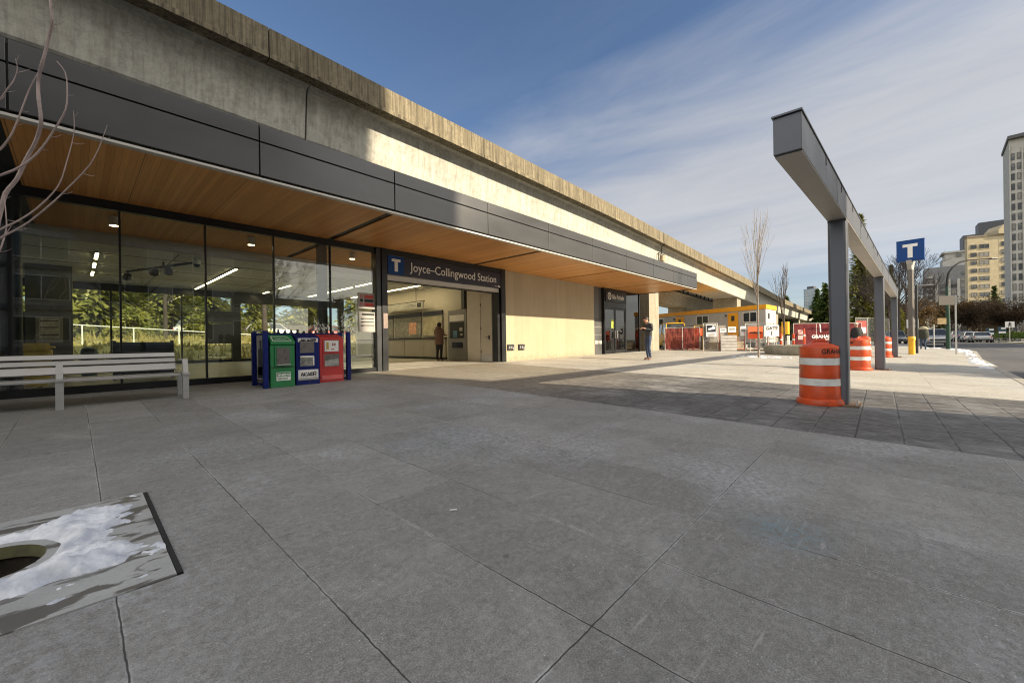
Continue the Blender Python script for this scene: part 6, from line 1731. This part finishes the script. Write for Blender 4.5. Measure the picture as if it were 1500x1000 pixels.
dup(rl, (21.9,-12.6,.1), 1.0, 'brown street tree beyond the right edge, shading the kerb', 'brown trees by the road', .93)
dup(rl, (16.4,-14.0,.1), 2.4, 'brown street tree beyond the right edge, opposite the nearest grey post', 'brown trees by the road', .72)
dup(bt, (3,-13.2,.1), 2.4, 'bare street tree across the road mirrored in the left glass panes', g and 'bare street trees', 1.0)
dup(bt, (-6,-13.4,.1), 1.0, 'bare street tree across the road mirrored in the far left glass', 'bare street trees', .95)
dup(bt, (10.5,-13.3,.1), 3.1, 'bare street tree across the road mirrored beside the entrance', 'bare street trees', .8)

# ------------------------------------------------------------------ sky, sun, camera
SUN = Vector((-.24, 1.0, -.515)).normalized()
w = bpy.data.worlds.new('World'); SC.world = w; w.use_nodes = True
nt = w.node_tree; t = NT(nt); bg = nt.nodes['Background']
sky = t.n('TexSky'); sky.sky_type = 'NISHITA'; sky.sun_disc = False
sky.sun_elevation = math.asin(-SUN.z); sky.sun_rotation = math.atan2(-SUN.x, -SUN.y) % (2*math.pi)
sky.air_density = 1.0; sky.dust_density = .7; sky.ozone_density = 2.2
D = t.n('TexCoord').outputs['Generated']; sp = t.n('SeparateXYZ'); t.l(D, sp.inputs[0])
zc = t.math('MAXIMUM', sp.outputs[2], .03)
px_, py_ = t.math('DIVIDE', sp.outputs[0], zc), t.math('DIVIDE', sp.outputs[1], zc)
cb = t.n('CombineXYZ'); t.l(px_, cb.inputs[0]); t.l(py_, cb.inputs[1])
n1 = t.noise(t.mapping(cb.outputs[0], (1.0,.42,1), rot=(0,0,R(12))), .85, 9, .60, .8)
n2 = t.noise(t.mapping(cb.outputs[0], (2.2,.6,1), rot=(0,0,R(16))), 1.1, 7, .62, .6)
n3 = t.noise(t.mapping(cb.outputs[0], (.30,.12,1)), .9, 4, .5)
cov = t.mapr(t.math('ADD', px_, t.math('MULTIPLY', t.math('SUBTRACT', n1, .5), 1.9)), 1.15, 2.3)
dens = t.mapr(t.math('ADD', t.math('MULTIPLY', n1, .6), t.math('MULTIPLY', n2, .4)), .30, .58, .62, 1.0)
dens = t.math('ADD', dens, t.math('MULTIPLY', t.math('SUBTRACT', 1.0, dens), t.math('MULTIPLY', t.math('MULTIPLY', cov, cov), .72)))
amt = t.math('MULTIPLY', cov, dens)
low = t.mapr(sp.outputs[2], .05, .22, .25, 1)
amt = t.math('MULTIPLY', amt, t.math('MULTIPLY', low, t.mapr(n3, .3, .6, .75, 1.0)))
thin = t.math('MULTIPLY', t.mapr(t.math('ADD', px_, n2), .7, 2.4, 0, .10), t.mapr(n2, .45, .7))
amt = t.math('MINIMUM', t.math('ADD', t.math('MULTIPLY', amt, 1.05), thin), .96)
cl = t.mix(t.mapr(t.math('ADD', t.math('MULTIPLY', n1, .35), t.math('MULTIPLY', n3, .65)), .34, .58), (2.7,2.82,3.15), (3.75,3.82,4.0))
skc = t.mix(1.0, sky.outputs[0], (.74,.77,.82), 'MULTIPLY')
col = t.mix(amt, skc, cl)
# bright broken cloud added in the unseen sky behind the camera to fill the shade
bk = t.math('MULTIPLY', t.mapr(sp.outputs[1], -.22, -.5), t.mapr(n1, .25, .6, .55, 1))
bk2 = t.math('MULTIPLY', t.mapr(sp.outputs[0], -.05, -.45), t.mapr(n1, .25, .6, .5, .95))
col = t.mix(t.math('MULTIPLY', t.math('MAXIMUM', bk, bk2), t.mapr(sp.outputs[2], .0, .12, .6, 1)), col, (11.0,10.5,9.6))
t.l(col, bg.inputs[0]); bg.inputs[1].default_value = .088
L = bpy.data.lights.new('sun', 'SUN'); L.energy = 4.9; L.angle = R(.53); L.color = (1.0,.85,.62)
so = bpy.data.objects.new('sun', L); COL.objects.link(so); so.location = (20,-40,40); so.rotation_euler = SUN.to_track_quat('-Z','Y').to_euler()
cam = bpy.data.cameras.new('camera'); cam.sensor_width = 36; cam.lens = 588/1500*36; cam.clip_start = .05; cam.clip_end = 6000
co = bpy.data.objects.new('camera', cam); COL.objects.link(co); SC.camera = co
yaw = math.atan2(540, 588); roll = R(.83)
Fw = Vector((math.cos(yaw), math.sin(yaw), 0)); Rt = Vector((math.sin(yaw), -math.cos(yaw), 0)); Up = Vector((0,0,1))
X = Rt*math.cos(roll)-Up*math.sin(roll); Y = Rt*math.sin(roll)+Up*math.cos(roll)
co.matrix_world = Matrix.Translation((0,0,EYE)) @ Matrix((X, Y, -Fw)).transposed().to_4x4()
SC.view_settings.view_transform = 'Standard'; SC.view_settings.look = 'None'; SC.view_settings.exposure = 1.0; SC.view_settings.gamma = 1
SC.cycles.max_bounces = 8; SC.cycles.transparent_max_bounces = 24; SC.cycles.use_denoising = True
SC.cycles.sample_clamp_indirect = 6; SC.cycles.filter_width = 1.1
